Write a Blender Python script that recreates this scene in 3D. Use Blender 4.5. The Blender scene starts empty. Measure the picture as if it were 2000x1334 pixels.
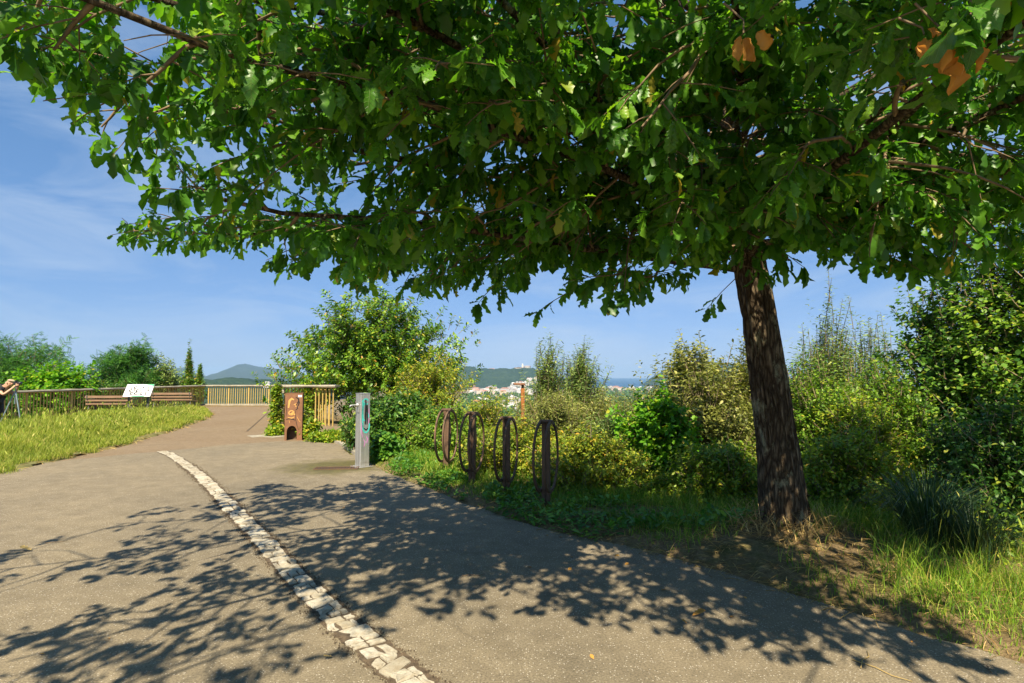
import bpy, math, random
import numpy as np
from mathutils import Vector, Matrix

SC = bpy.context.scene
COL = SC.collection
PI = math.pi
rng = np.random.default_rng(7)
random.seed(7)

# ------------------------------------------------------------------ camera, light, exposure
CAM_Z = 1.55
F = 20.0 / 36.0 * 2000.0
PITCH = math.atan(66.0 / F)
cam_d = bpy.data.cameras.new('camera'); cam = bpy.data.objects.new('camera', cam_d); COL.objects.link(cam)
cam_d.lens = 20.0; cam_d.sensor_width = 36.0; cam_d.clip_start = 0.05; cam_d.clip_end = 40000
cam.location = (0, 0, CAM_Z); cam.rotation_euler = (PI / 2 + PITCH, 0, 0)
SC.camera = cam

SUN_DIR = Vector((-0.10, -0.80, 1.0)).normalized()
SUN_EL = math.asin(SUN_DIR.z); SUN_AZ = math.atan2(SUN_DIR.x, SUN_DIR.y)
sun_d = bpy.data.lights.new('sun', 'SUN'); sun = bpy.data.objects.new('sun', sun_d); COL.objects.link(sun)
sun_d.energy = 5.0; sun_d.angle = math.radians(0.55); sun_d.color = (1.0, 0.87, 0.66)
sun.rotation_euler = SUN_DIR.to_track_quat('Z', 'Y').to_euler(); sun.location = (4, -10, 18)

w = bpy.data.worlds.new('World'); SC.world = w; w.use_nodes = True
nt = w.node_tree; nt.nodes.clear()
def N(nt, t, **kw):
    n = nt.nodes.new(t)
    for k, v in kw.items():
        if hasattr(n, k) and not k.startswith('_'): setattr(n, k, v)
    return n
out = N(nt, 'ShaderNodeOutputWorld'); bg = N(nt, 'ShaderNodeBackground')
sky = N(nt, 'ShaderNodeTexSky', sky_type='NISHITA', sun_disc=False)
sky.sun_elevation = SUN_EL; sky.sun_rotation = SUN_AZ; sky.air_density = 1.0; sky.dust_density = 0.1; sky.ozone_density = 4.0; sky.altitude = 60
tc = N(nt, 'ShaderNodeTexCoord')
mp = N(nt, 'ShaderNodeMapping'); mp.inputs['Scale'].default_value = (1.5, 1.5, 6.0); mp.inputs['Rotation'].default_value = (0.35, 0.5, 0.3)
n1 = N(nt, 'ShaderNodeTexNoise'); n1.inputs['Scale'].default_value = 2.2; n1.inputs['Detail'].default_value = 7; n1.inputs['Roughness'].default_value = 0.6; n1.inputs['Distortion'].default_value = 0.6
rp = N(nt, 'ShaderNodeMapRange'); rp.inputs['From Min'].default_value = 0.46; rp.inputs['From Max'].default_value = 0.85; rp.inputs['To Max'].default_value = 0.75
mx = N(nt, 'ShaderNodeMix', data_type='RGBA')
mx.inputs['B'].default_value = (2.9, 3.6, 4.6, 1)
hs = N(nt, 'ShaderNodeHueSaturation'); hs.inputs['Saturation'].default_value = 1.0; hs.inputs['Value'].default_value = 1.0
L = nt.links.new
L(tc.outputs['Generated'], mp.inputs['Vector']); L(mp.outputs[0], n1.inputs['Vector']); L(n1.outputs['Fac'], rp.inputs['Value'])
sp = N(nt, 'ShaderNodeSeparateColor'); cb = N(nt, 'ShaderNodeCombineColor'); L(sky.outputs[0], sp.inputs[0])
for k_, (g_, a_) in enumerate(((0.66, 0.62), (0.52, 1.04), (0.55, 1.47))):
    pw = N(nt, 'ShaderNodeMath', operation='POWER'); pw.inputs[1].default_value = g_; ml = N(nt, 'ShaderNodeMath', operation='MULTIPLY'); ml.inputs[1].default_value = a_
    L(sp.outputs[k_], pw.inputs[0]); L(pw.outputs[0], ml.inputs[0]); L(ml.outputs[0], cb.inputs[k_])
L(cb.outputs[0], hs.inputs['Color']); L(hs.outputs[0], mx.inputs['A']); L(rp.outputs[0], mx.inputs['Factor']); L(mx.outputs['Result'], bg.inputs['Color'])
bg.inputs['Strength'].default_value = 0.090
L(bg.outputs[0], out.inputs['Surface'])
SC.view_settings.view_transform = 'Standard'; SC.view_settings.look = 'None'
SC.view_settings.exposure = 1.1; SC.view_settings.gamma = 1.0; SC.view_settings.use_curve_mapping = False
SC.render.engine = 'CYCLES'
cy = SC.cycles
cy.max_bounces = 8; cy.diffuse_bounces = 4; cy.glossy_bounces = 3; cy.transmission_bounces = 5; cy.transparent_max_bounces = 8; cy.volume_bounces = 0
cy.use_denoising = True; cy.sample_clamp_indirect = 6.0

# ------------------------------------------------------------------ geometry helpers
cP, sP = math.cos(PITCH), math.sin(PITCH)
def ray(px, py):
    a = (px - 1000) / F; b = (667 - py) / F
    return np.array([a, cP - b * sP, sP + b * cP])
def G(px, py, z=0.0):
    d = ray(px, py); t = (z - CAM_Z) / d[2]
    return np.array([0, 0, CAM_Z]) + d * t
def at(px, py, Y):
    d = ray(px, py)
    return np.array([0, 0, CAM_Z]) + d * (Y / d[1])
def proj(P):
    P = np.atleast_2d(P); y = P[:, 1]; z = P[:, 2] - CAM_Z
    dep = y * cP + z * sP; up = -y * sP + z * cP
    dd = np.where(np.abs(dep) < 1e-4, 1e-4, dep)
    return 1000 + F * P[:, 0] / dd, 667 - F * up / dd, dep

def _h(ix, iy, iz):
    with np.errstate(over='ignore'):
        n = (ix.astype(np.uint32) * np.uint32(374761393) + iy.astype(np.uint32) * np.uint32(668265263) + iz.astype(np.uint32) * np.uint32(2246822519))
        n = (n ^ (n >> np.uint32(13))) * np.uint32(1274126177)
        n = n ^ (n >> np.uint32(16))
    return (n & np.uint32(0xFFFFFF)).astype(np.float64) / 0xFFFFFF
def vnoise(p):
    p = np.asarray(p, float); i = np.floor(p).astype(np.int64); f = p - i; u = f * f * (3 - 2 * f)
    r = 0
    for dx in (0, 1):
        for dy in (0, 1):
            for dz in (0, 1):
                wgt = (u[:, 0] if dx else 1 - u[:, 0]) * (u[:, 1] if dy else 1 - u[:, 1]) * (u[:, 2] if dz else 1 - u[:, 2])
                r = r + wgt * _h(i[:, 0] + dx, i[:, 1] + dy, i[:, 2] + dz)
    return r
def fbm(p, o=4):
    p = np.asarray(p, float); s = 0; a = 0.5; t = 0
    for k in range(o):
        s = s + a * vnoise(p * (2 ** k) + 17.3 * k); t += a; a *= 0.5
    return s / t

def seg_d(P, A, B):
    ab = B - A; t = np.clip(((P - A) @ ab) / (ab @ ab + 1e-12), 0, 1)
    return np.linalg.norm(P - (A + t[:, None] * ab), axis=1)
def inside(P, poly):
    poly = np.asarray(poly, float); x, y = P[:, 0], P[:, 1]; c = np.zeros(len(P), bool); n = len(poly); j = n - 1
    for i in range(n):
        xi, yi = poly[i]; xj, yj = poly[j]
        k = ((yi > y) != (yj > y)) & (x < (xj - xi) * (y - yi) / (yj - yi + 1e-12) + xi)
        c ^= k; j = i
    return c
def sdist(P, poly):
    poly = np.asarray(poly, float); n = len(poly); d = np.full(len(P), 1e9)
    for i in range(n): d = np.minimum(d, seg_d(P, poly[i], poly[(i + 1) % n]))
    return np.where(inside(P, poly), -d, d)

def mesh_np(name, V, faces, mats, parent=None, smooth=True, mi=None):
    """faces: list of int arrays (n,k)"""
    V = np.asarray(V, np.float32)
    faces = [np.asarray(f, np.int32) for f in (faces if isinstance(faces, list) else [faces]) if len(f)]
    me = bpy.data.meshes.new(name)
    me.vertices.add(len(V)); me.vertices.foreach_set('co', V.ravel())
    nl = sum(f.size for f in faces); npoly = sum(len(f) for f in faces)
    me.loops.add(nl); me.polygons.add(npoly)
    me.loops.foreach_set('vertex_index', np.concatenate([f.ravel() for f in faces]))
    st = []; o = 0
    for f in faces:
        st.append(o + np.arange(len(f)) * f.shape[1]); o += f.size
    me.polygons.foreach_set('loop_start', np.concatenate(st).astype(np.int32))
    for m in (mats if isinstance(mats, (list, tuple)) else [mats]): me.materials.append(m)
    me.polygons.foreach_set('use_smooth', np.full(npoly, smooth))
    if mi is not None: me.polygons.foreach_set('material_index', np.asarray(mi, np.int32))
    me.update(calc_edges=True); me.validate()
    ob = bpy.data.objects.new(name, me); COL.objects.link(ob)
    if parent is not None: ob.parent = parent
    return ob

class MB:
    """collects shapes into one mesh"""
    def __init__(s): s.V = []; s.F = []
    def add(s, V, F):
        o = len(s.V); s.V += [tuple(map(float, v)) for v in V]; s.F += [tuple(i + o for i in f) for f in F]; return s
    def box(s, x0, x1, y0, y1, z0, z1, M=None, bev=0.0):
        if bev > 0:
            b = bev; V = []; F = []
            for z, e in ((z0, b), (z0 + b, 0), (z1 - b, 0), (z1, b)):
                V += [(x0 + b, y0 + e, z), (x1 - b, y0 + e, z), (x1 - e, y0 + b, z), (x1 - e, y1 - b, z), (x1 - b, y1 - e, z), (x0 + b, y1 - e, z), (x0 + e, y1 - b, z), (x0 + e, y0 + b, z)]
            for k in range(3):
                for i in range(8): F.append((k * 8 + i, k * 8 + (i + 1) % 8, k * 8 + 8 + (i + 1) % 8, k * 8 + 8 + i))
            F.append(tuple(range(7, -1, -1))); F.append(tuple(range(24, 32)))
        else:
            V = [(x, y, z) for z in (z0, z1) for x, y in ((x0, y0), (x1, y0), (x1, y1), (x0, y1))]
            F = [(3, 2, 1, 0), (4, 5, 6, 7), (0, 1, 5, 4), (1, 2, 6, 5), (2, 3, 7, 6), (3, 0, 4, 7)]
        if M is not None: V = [M @ Vector(v) for v in V]
        return s.add(V, F)
    def tube(s, pts, rad, n=8, caps=True, closed=False):
        pts = [Vector(p) for p in pts]; m = len(pts)
        rad = [rad] * m if isinstance(rad, (int, float)) else rad
        V = []; F = []; up = Vector((0.13, 0.2, 1)).normalized(); prev = None
        for i, p in enumerate(pts):
            t = (pts[(i + 1) % m] - pts[i - 1]) if closed else (pts[min(i + 1, m - 1)] - pts[max(i - 1, 0)])
            t.normalize()
            if prev is None:
                a = t.cross(up if abs(t.dot(up)) < 0.95 else Vector((1, 0, 0))).normalized()
            else:
                a = (prev - t * prev.dot(t)).normalized()
            prev = a; b = t.cross(a)
            for k in range(n):
                an = 2 * PI * k / n
                V.append(p + (a * math.cos(an) + b * math.sin(an)) * rad[i])
        for i in range(m if closed else m - 1):
            j = (i + 1) % m
            for k in range(n): F.append((i * n + k, i * n + (k + 1) % n, j * n + (k + 1) % n, j * n + k))
        if caps and not closed:
            F.append(tuple(range(n - 1, -1, -1))); F.append(tuple(range((m - 1) * n, m * n)))
        return s.add(V, F)
    def build(s, name, mat, parent=None, smooth=False):
        me = bpy.data.meshes.new(name); me.from_pydata(s.V, [], s.F); me.materials.append(mat)
        if smooth: me.polygons.foreach_set('use_smooth', [True] * len(me.polygons))
        me.update(); ob = bpy.data.objects.new(name, me); COL.objects.link(ob)
        if parent is not None: ob.parent = parent
        return ob

def tag(o, label=None, cat=None, group=None, kind=None):
    if label: o['label'] = label
    if cat: o['category'] = cat
    if group: o['group'] = group
    if kind: o['kind'] = kind
    return o
def empty(name, loc, rz=0.0, label=None, cat=None, group=None):
    o = bpy.data.objects.new(name, None); COL.objects.link(o); o.location = tuple(map(float, loc)); o.rotation_euler = (0, 0, rz)
    o.empty_display_size = 0.2
    return tag(o, label, cat, group)
def kids(o): return [c for c in bpy.data.objects if c.parent == o]
def copy_tree(o, parent=None, loc=None, rz=None):
    ch = kids(o)
    c = o.copy(); COL.objects.link(c); c.parent = parent
    if loc is not None: c.location = tuple(map(float, loc))
    if rz is not None: c.rotation_euler = (0, 0, rz)
    for k in ch: copy_tree(k, c)
    return c

def np_tubes(paths, radii, n=4):
    """joined tubes of many polylines: list of (m,3), list of (m,)"""
    VV = []; FF = []; o = 0
    ang = np.arange(n) * 2 * PI / n; ca, sa = np.cos(ang), np.sin(ang)
    for P, R in zip(paths, radii):
        P = np.asarray(P, float); R = np.asarray(R, float); m = len(P)
        T = np.gradient(P, axis=0); T /= np.linalg.norm(T, axis=1)[:, None] + 1e-9
        ref = np.array([0.31, 0.17, 0.93]) if abs(T[0, 2]) < 0.8 else np.array([0.9, 0.3, 0.1])
        A = np.cross(T, ref); A /= np.linalg.norm(A, axis=1)[:, None] + 1e-9; B = np.cross(T, A)
        V = P[:, None] + (A[:, None] * ca[None, :, None] + B[:, None] * sa[None, :, None]) * R[:, None, None]
        VV.append(V.reshape(-1, 3))
        i = np.arange(m - 1)[:, None] * n; k = np.arange(n)[None]; k2 = (k + 1) % n
        FF.append(np.stack([i + k, i + k2, i + n + k2, i + n + k], -1).reshape(-1, 4) + o); o += m * n
    return np.concatenate(VV), np.concatenate(FF)

def frames(axis, up):
    a = axis / (np.linalg.norm(axis, axis=1)[:, None] + 1e-9)
    s = np.cross(a, up); s /= np.linalg.norm(s, axis=1)[:, None] + 1e-9
    n = np.cross(s, a)
    return s, a, n
def scatter(tmpl, P, axis, up, S, W=None):
    """instances of template (V,F): V.x along side, V.y along axis, V.z along normal, all joined"""
    V, Fc = tmpl; s, a, n = frames(axis, up); S = np.asarray(S)[:, None]; W = S if W is None else np.asarray(W)[:, None]
    X = P[:, None] + (s[:, None] * (V[None, :, 0] * W)[..., None] + a[:, None] * (V[None, :, 1] * S)[..., None] + n[:, None] * (V[None, :, 2] * S)[..., None])
    Fall = Fc[None] + (np.arange(len(P)) * len(V))[:, None, None]
    return X.reshape(-1, 3), Fall.reshape(-1, Fc.shape[1])

# ------------------------------------------------------------------ materials
def newmat(name):
    m = bpy.data.materials.new(name); m.use_nodes = True; t = m.node_tree; t.nodes.clear()
    o = t.nodes.new('ShaderNodeOutputMaterial'); b = t.nodes.new('ShaderNodeBsdfPrincipled'); t.links.new(b.outputs[0], o.inputs['Surface'])
    return m, t, b, o
def ramp(t, stops, interp='LINEAR'):
    r = t.nodes.new('ShaderNodeValToRGB'); e = r.color_ramp.elements; r.color_ramp.interpolation = interp
    while len(e) < len(stops): e.new(0.5)
    for k, (p, c) in enumerate(stops): e[k].position = p; e[k].color = (*c, 1)
    return r
def noise(t, vec, scale, detail=4, rough=0.55, dist=0.0, dim='3D'):
    n = t.nodes.new('ShaderNodeTexNoise'); n.inputs['Scale'].default_value = scale; n.inputs['Detail'].default_value = detail
    n.inputs['Roughness'].default_value = rough; n.inputs['Distortion'].default_value = dist
    if vec is not None: t.links.new(vec, n.inputs['Vector'])
    return n
def coord(t, which='Object', scale=None, loc=None):
    c = t.nodes.new('ShaderNodeTexCoord').outputs[which]
    if scale or loc:
        m = t.nodes.new('ShaderNodeMapping')
        if scale: m.inputs['Scale'].default_value = scale
        if loc: m.inputs['Location'].default_value = loc
        t.links.new(c, m.inputs['Vector']); return m.outputs[0]
    return c
def mix(t, fac, a, b, mode='MIX'):
    m = t.nodes.new('ShaderNodeMix'); m.data_type = 'RGBA'; m.blend_type = mode
    for s, v in (('Factor', fac), ('A', a), ('B', b)):
        if hasattr(v, 'is_linked') or hasattr(v, 'links'): t.links.new(v, m.inputs[s])
        elif s == 'Factor': m.inputs[s].default_value = v
        else: m.inputs[s].default_value = (*v, 1)
    return m.outputs['Result']
def mrange(t, v, a, b, c=0.0, d=1.0):
    m = t.nodes.new('ShaderNodeMapRange'); m.inputs['From Min'].default_value = a; m.inputs['From Max'].default_value = b
    m.inputs['To Min'].default_value = c; m.inputs['To Max'].default_value = d; t.links.new(v, m.inputs['Value']); return m.outputs[0]
def bump(t, b, h, strength=0.3, dist=0.01):
    n = t.nodes.new('ShaderNodeBump'); n.inputs['Strength'].default_value = strength; n.inputs['Distance'].default_value = dist
    t.links.new(h, n.inputs['Height']); t.links.new(n.outputs[0], b.inputs['Normal']); return n
def math_n(t, op, a, b=None):
    m = t.nodes.new('ShaderNodeMath'); m.operation = op
    for i, v in enumerate((a, b)):
        if v is None: continue
        if isinstance(v, (int, float)): m.inputs[i].default_value = v
        else: t.links.new(v, m.inputs[i])
    return m.outputs[0]

def flat(name, col, rough=0.6, metal=0.0, var=0.12, scale=8.0, bmp=0.0):
    m, t, b, o = newmat(name); v = coord(t)
    n = noise(t, v, scale, 5)
    lo = tuple(c * (1 - var) for c in col); hi = tuple(min(1, c * (1 + var)) for c in col)
    r = ramp(t, [(0.3, lo), (0.7, hi)]); t.links.new(n.outputs['Fac'], r.inputs[0]); t.links.new(r.outputs[0], b.inputs['Base Color'])
    b.inputs['Roughness'].default_value = rough; b.inputs['Metallic'].default_value = metal
    if bmp: bump(t, b, n.outputs['Fac'], bmp, 0.01)
    return m

def leafmat(name, stops, transl=0.4, rough=0.45, tcol=None, spec=0.35, gain=1.7):
    """per-leaf colour out of a ramp; light also passes through the leaf"""
    m, t, b, o = newmat(name)
    g = t.nodes.new('ShaderNodeNewGeometry')
    r = ramp(t, [(p_, tuple(min(.8, c_ * gain) for c_ in k_)) for p_, k_ in stops]); t.links.new(g.outputs['Random Per Island'], r.inputs[0])
    col = r.outputs[0]
    nz = noise(t, coord(t), 1.3, 2)
    col = mix(t, mrange(t, nz.outputs['Fac'], 0.3, 0.7), mix(t, 1.0, col, (0.72, 0.8, 0.7), 'MULTIPLY'), mix(t, 1.0, col, (1.25, 1.18, 1.1), 'MULTIPLY'))
    t.links.new(col, b.inputs['Base Color']); b.inputs['Roughness'].default_value = rough
    b.inputs['Specular IOR Level'].default_value = spec
    tr = t.nodes.new('ShaderNodeBsdfTranslucent')
    t.links.new(mix(t, 1.0, col, tcol or (1.25, 1.3, 0.6), 'MULTIPLY'), tr.inputs['Color'])
    ms = t.nodes.new('ShaderNodeMixShader'); ms.inputs[0].default_value = transl
    t.links.new(b.outputs[0], ms.inputs[1]); t.links.new(tr.outputs[0], ms.inputs[2]); t.links.new(ms.outputs[0], o.inputs['Surface'])
    return m

M = {}
M['oak'] = leafmat('oak_leaf', [(0.0, (0.022, 0.070, 0.009)), (0.45, (0.040, 0.115, 0.012)), (0.85, (0.070, 0.170, 0.014)), (0.97, (0.11, 0.20, 0.02)), (1.0, (0.22, 0.15, 0.02))], 0.48, 0.40, (1.5, 1.5, 0.5), spec=.5, gain=2.0)
M['dead'] = leafmat('dead_leaf', [(0.0, (0.46, 0.21, 0.04)), (1.0, (0.62, 0.33, 0.08))], 0.25, 0.7, (1.2, 1.0, 0.6), gain=1.0)
M['arbutus'] = leafmat('arbutus_leaf', [(0.0, (0.030, 0.075, 0.010)), (0.4, (0.070, 0.150, 0.016)), (0.8, (0.14, 0.23, 0.022)), (0.95, (0.22, 0.26, 0.03)), (1.0, (0.32, 0.16, 0.03))], 0.3, 0.35)
M['yellowgreen'] = leafmat('yellow_green_leaf', [(0.0, (0.06, 0.11, 0.012)), (0.5, (0.16, 0.21, 0.020)), (0.85, (0.27, 0.28, 0.028)), (1.0, (0.36, 0.22, 0.03))], 0.4, 0.5)
M['willow'] = leafmat('willow_leaf', [(0.0, (0.055, 0.070, 0.016)), (0.5, (0.120, 0.135, 0.030)), (0.9, (0.20, 0.21, 0.055)), (1.0, (0.27, 0.24, 0.09))], 0.3, 0.5)
M['willowgreen'] = leafmat('grey_green_leaf', [(0.0, (0.05, 0.085, 0.025)), (0.5, (0.10, 0.155, 0.04)), (0.9, (0.17, 0.22, 0.06)), (1.0, (0.24, 0.26, 0.09))], 0.3, 0.5)
M['maple'] = leafmat('bright_leaf', [(0.0, (0.05, 0.15, 0.008)), (0.5, (0.10, 0.27, 0.012)), (0.9, (0.19, 0.36, 0.016)), (1.0, (0.34, 0.34, 0.03))], 0.42, 0.5, gain=1.25)
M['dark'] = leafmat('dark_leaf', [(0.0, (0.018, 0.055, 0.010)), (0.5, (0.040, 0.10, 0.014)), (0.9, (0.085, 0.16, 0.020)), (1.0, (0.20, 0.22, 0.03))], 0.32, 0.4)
M['mid'] = leafmat('mid_green_leaf', [(0.0, (0.035, 0.085, 0.010)), (0.5, (0.080, 0.16, 0.014)), (0.9, (0.15, 0.23, 0.022)), (1.0, (0.28, 0.24, 0.03))], 0.36, 0.45)
M['robinia'] = leafmat('robinia_leaf', [(0.0, (0.025, 0.085, 0.022)), (0.5, (0.05, 0.15, 0.03)), (1.0, (0.10, 0.22, 0.035))], 0.35, 0.5)
M['ivy'] = leafmat('ivy_leaf', [(0.0, (0.06, 0.13, 0.012)), (0.5, (0.15, 0.23, 0.018)), (0.9, (0.26, 0.30, 0.025)), (1.0, (0.36, 0.22, 0.03))], 0.4, 0.45, gain=1.5)
M['meadow'] = leafmat('meadow_grass', [(0.0, (0.12, 0.17, 0.014)), (0.45, (0.21, 0.285, 0.026)), (0.8, (0.33, 0.36, 0.06)), (1.0, (0.50, 0.42, 0.15))], 0.3, 0.6, gain=1.15)
M['verge'] = leafmat('verge_grass', [(0.0, (0.045, 0.11, 0.010)), (0.5, (0.11, 0.20, 0.016)), (0.85, (0.20, 0.26, 0.03)), (1.0, (0.38, 0.30, 0.10))], 0.4, 0.5, gain=1.65)
M['straw'] = leafmat('straw', [(0.0, (0.26, 0.17, 0.06)), (0.6, (0.42, 0.30, 0.12)), (1.0, (0.55, 0.42, 0.19))], 0.15, 0.7, (1, 1, 0.8), gain=1.1)
M['tussock'] = leafmat('tussock_blade', [(0.0, (0.022, 0.060, 0.026)), (0.7, (0.050, 0.110, 0.045)), (1.0, (0.12, 0.16, 0.06))], 0.25, 0.45, gain=1.0)  # shade is put into this colour: blades darkened and turned bluer
M['weed'] = leafmat('weed_leaf', [(0.0, (0.03, 0.10, 0.016)), (0.6, (0.07, 0.18, 0.022)), (1.0, (0.15, 0.26, 0.03))], 0.4, 0.45, gain=1.5)

def bark():
    m, t, b, o = newmat('oak_bark'); v = coord(t, 'Object', (24, 24, 5.0))
    n = noise(t, v, 2.0, 8, 0.65, 0.6); vo = t.nodes.new('ShaderNodeTexVoronoi'); vo.feature = 'DISTANCE_TO_EDGE'; vo.inputs['Scale'].default_value = 1.6
    t.links.new(mix(t, 0.35, v, n.outputs['Color']), vo.inputs['Vector'])
    crack = mrange(t, vo.outputs['Distance'], 0.0, 0.30)
    r = ramp(t, [(0.25, (0.085, 0.064, 0.040)), (0.5, (0.170, 0.126, 0.076)), (0.75, (0.33, 0.27, 0.175))]); t.links.new(n.outputs['Fac'], r.inputs[0])
    col = mix(t, crack, (0.040, 0.027, 0.015), r.outputs[0])
    ln = noise(t, coord(t, 'Object', (1, 1, 0.6)), 5.5, 6, 0.7)
    lich = mrange(t, ln.outputs['Fac'], 0.57, 0.64, 0, 0.8)
    col = mix(t, lich, col, (0.34, 0.34, 0.21))
    t.links.new(col, b.inputs['Base Color']); b.inputs['Roughness'].default_value = 0.9; b.inputs['Specular IOR Level'].default_value = 0.2
    h = math_n(t, 'ADD', crack, math_n(t, 'MULTIPLY', n.outputs['Fac'], 0.7)); bump(t, b, h, 1.0, 0.022)
    return m
M['bark'] = bark()
M['twig'] = flat('twig_bark', (0.17, 0.115, 0.06), 0.8, var=0.4, scale=20)
M['stem'] = flat('shrub_stem', (0.20, 0.155, 0.085), 0.8, var=0.35, scale=15)

def asphalt(name, lo, hi, speck, patch, stain=False):
    m, t, b, o = newmat(name); v = coord(t)
    big = noise(t, v, 0.45, 5, 0.6); med = noise(t, v, 5.0, 5, 0.65); fine = noise(t, v, 85.0, 4, 0.75); grit = noise(t, v, 300.0, 2, 0.6)
    r = ramp(t, [(0.30, lo), (0.70, hi)]); t.links.new(med.outputs['Fac'], r.inputs[0])
    col = mix(t, mrange(t, big.outputs['Fac'], 0.38, 0.68), r.outputs[0], mix(t, 1.0, r.outputs[0], patch, 'MULTIPLY'))
    col = mix(t, mrange(t, fine.outputs['Fac'], 0.34, 0.58, 0.95, 0.0), col, mix(t, 1.0, col, (0.42, 0.42, 0.44), 'MULTIPLY'))
    vo = t.nodes.new('ShaderNodeTexVoronoi'); vo.inputs['Scale'].default_value = 85.0; t.links.new(v, vo.inputs['Vector'])
    sp = t.nodes.new('ShaderNodeSeparateColor'); t.links.new(vo.outputs['Color'], sp.inputs[0])
    s = math_n(t, 'MULTIPLY', mrange(t, vo.outputs['Distance'], 0.25, 0.40, 1, 0), mrange(t, sp.outputs[0], 0.80, 0.86))
    col = mix(t, math_n(t, 'MULTIPLY', s, 0.8), col, speck)
    # thin cracks, only here and there
    cv = t.nodes.new('ShaderNodeTexVoronoi'); cv.feature = 'DISTANCE_TO_EDGE'; cv.inputs['Scale'].default_value = 0.33
    t.links.new(mix(t, 0.18, v, noise(t, v, 1.5, 6, 0.7).outputs['Color']), cv.inputs['Vector'])
    cr = math_n(t, 'MULTIPLY', mrange(t, cv.outputs['Distance'], 0.0012, 0.0045, 1, 0), mrange(t, noise(t, v, 0.5, 2).outputs['Fac'], 0.57, 0.64))
    col = mix(t, math_n(t, 'MULTIPLY', cr, 0.75), col, (0.035, 0.03, 0.025))
    # old dark drips
    dn = noise(t, coord(t, 'Object', (1.0, 2.2, 1)), 2.4, 5, 0.75)
    col = mix(t, mrange(t, dn.outputs['Fac'], 0.69, 0.73, 0, 0.55), col, (0.05, 0.045, 0.035))
    rough = 0.88
    if stain:
        # mossy wet patch left by the fountain's overflow
        fx, fy = stain
        mp_ = t.nodes.new('ShaderNodeMapping'); mp_.inputs['Location'].default_value = (-fx, -fy, 0); t.links.new(v, mp_.inputs['Vector'])
        sc_ = t.nodes.new('ShaderNodeMapping'); sc_.inputs['Scale'].default_value = (0.72, 0.80, 0); t.links.new(mp_.outputs[0], sc_.inputs['Vector'])
        ln = t.nodes.new('ShaderNodeVectorMath'); ln.operation = 'LENGTH'; t.links.new(sc_.outputs[0], ln.inputs[0])
        dn2 = noise(t, v, 3.0, 6, 0.7)
        dd = math_n(t, 'ADD', ln.outputs['Value'], math_n(t, 'MULTIPLY', math_n(t, 'SUBTRACT', dn2.outputs['Fac'], 0.5), 1.0))
        k = mrange(t, dd, 0.80, 0.35)
        moss = ramp(t, [(0.35, (0.055, 0.050, 0.018)), (0.65, (0.125, 0.110, 0.028))]); t.links.new(noise(t, v, 9, 5, 0.7).outputs['Fac'], moss.inputs[0])
        col = mix(t, math_n(t, 'MULTIPLY', k, 0.9), col, moss.outputs[0])
        rg = mrange(t, k, 0.2, 1.0, 0.88, 0.55); t.links.new(rg, b.inputs['Roughness'])
    else: b.inputs['Roughness'].default_value = rough
    t.links.new(col, b.inputs['Base Color']); b.inputs['Specular IOR Level'].default_value = 0.25
    h = math_n(t, 'ADD', math_n(t, 'MULTIPLY', fine.outputs['Fac'], 1.0), math_n(t, 'MULTIPLY', grit.outputs['Fac'], 0.5)); bump(t, b, h, 0.75, 0.006)
    return m

def soil():
    m, t, b, o = newmat('soil'); v = coord(t)
    n = noise(t, v, 1.1, 6, 0.65); n2 = noise(t, v, 14, 6, 0.7); n3 = noise(t, v, 60, 4, 0.7)
    r = ramp(t, [(0.3, (0.13, 0.090, 0.046)), (0.55, (0.26, 0.19, 0.098)), (0.75, (0.40, 0.305, 0.165))]); t.links.new(n2.outputs['Fac'], r.inputs[0])
    col = mix(t, mrange(t, n.outputs['Fac'], 0.50, 0.66, 0, 0.8), r.outputs[0], (0.07, 0.10, 0.022))
    col = mix(t, mrange(t, n3.outputs['Fac'], 0.35, 0.6, 0.5, 0), col, (0.05, 0.034, 0.018))
    t.links.new(col, b.inputs['Base Color']); b.inputs['Roughness'].default_value = 0.95; b.inputs['Specular IOR Level'].default_value = 0.1
    bump(t, b, math_n(t, 'ADD', n2.outputs['Fac'], n3.outputs['Fac']), 0.7, 0.03); return m
M['soil'] = soil()
M['lawn'] = flat('lawn_soil', (0.13, 0.125, 0.035), 0.95, var=0.35, scale=6, bmp=0.4)

def forest(name, a, bcol, c, sc):
    m, t, b, o = newmat(name); v = coord(t)
    n = noise(t, v, sc, 6, 0.7); n2 = noise(t, v, sc * 6, 4, 0.7)
    r = ramp(t, [(0.30, a), (0.55, bcol), (0.75, c)]); t.links.new(math_n(t, 'ADD', math_n(t, 'MULTIPLY', n.outputs['Fac'], 0.5), math_n(t, 'MULTIPLY', n2.outputs['Fac'], 0.5)), r.inputs[0])
    t.links.new(r.outputs[0], b.inputs['Base Color']); b.inputs['Roughness'].default_value = 0.95; b.inputs['Specular IOR Level'].default_value = 0.05
    bump(t, b, n2.outputs['Fac'], 1.0, 8.0); return m
M['forest'] = forest('wooded_hill', (0.008, 0.022, 0.008), (0.026, 0.052, 0.018), (0.095, 0.125, 0.045), 0.012)
M['mountain'] = forest('mountain', (0.018, 0.030, 0.016), (0.032, 0.048, 0.024), (0.070, 0.085, 0.040), 0.004)

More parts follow.
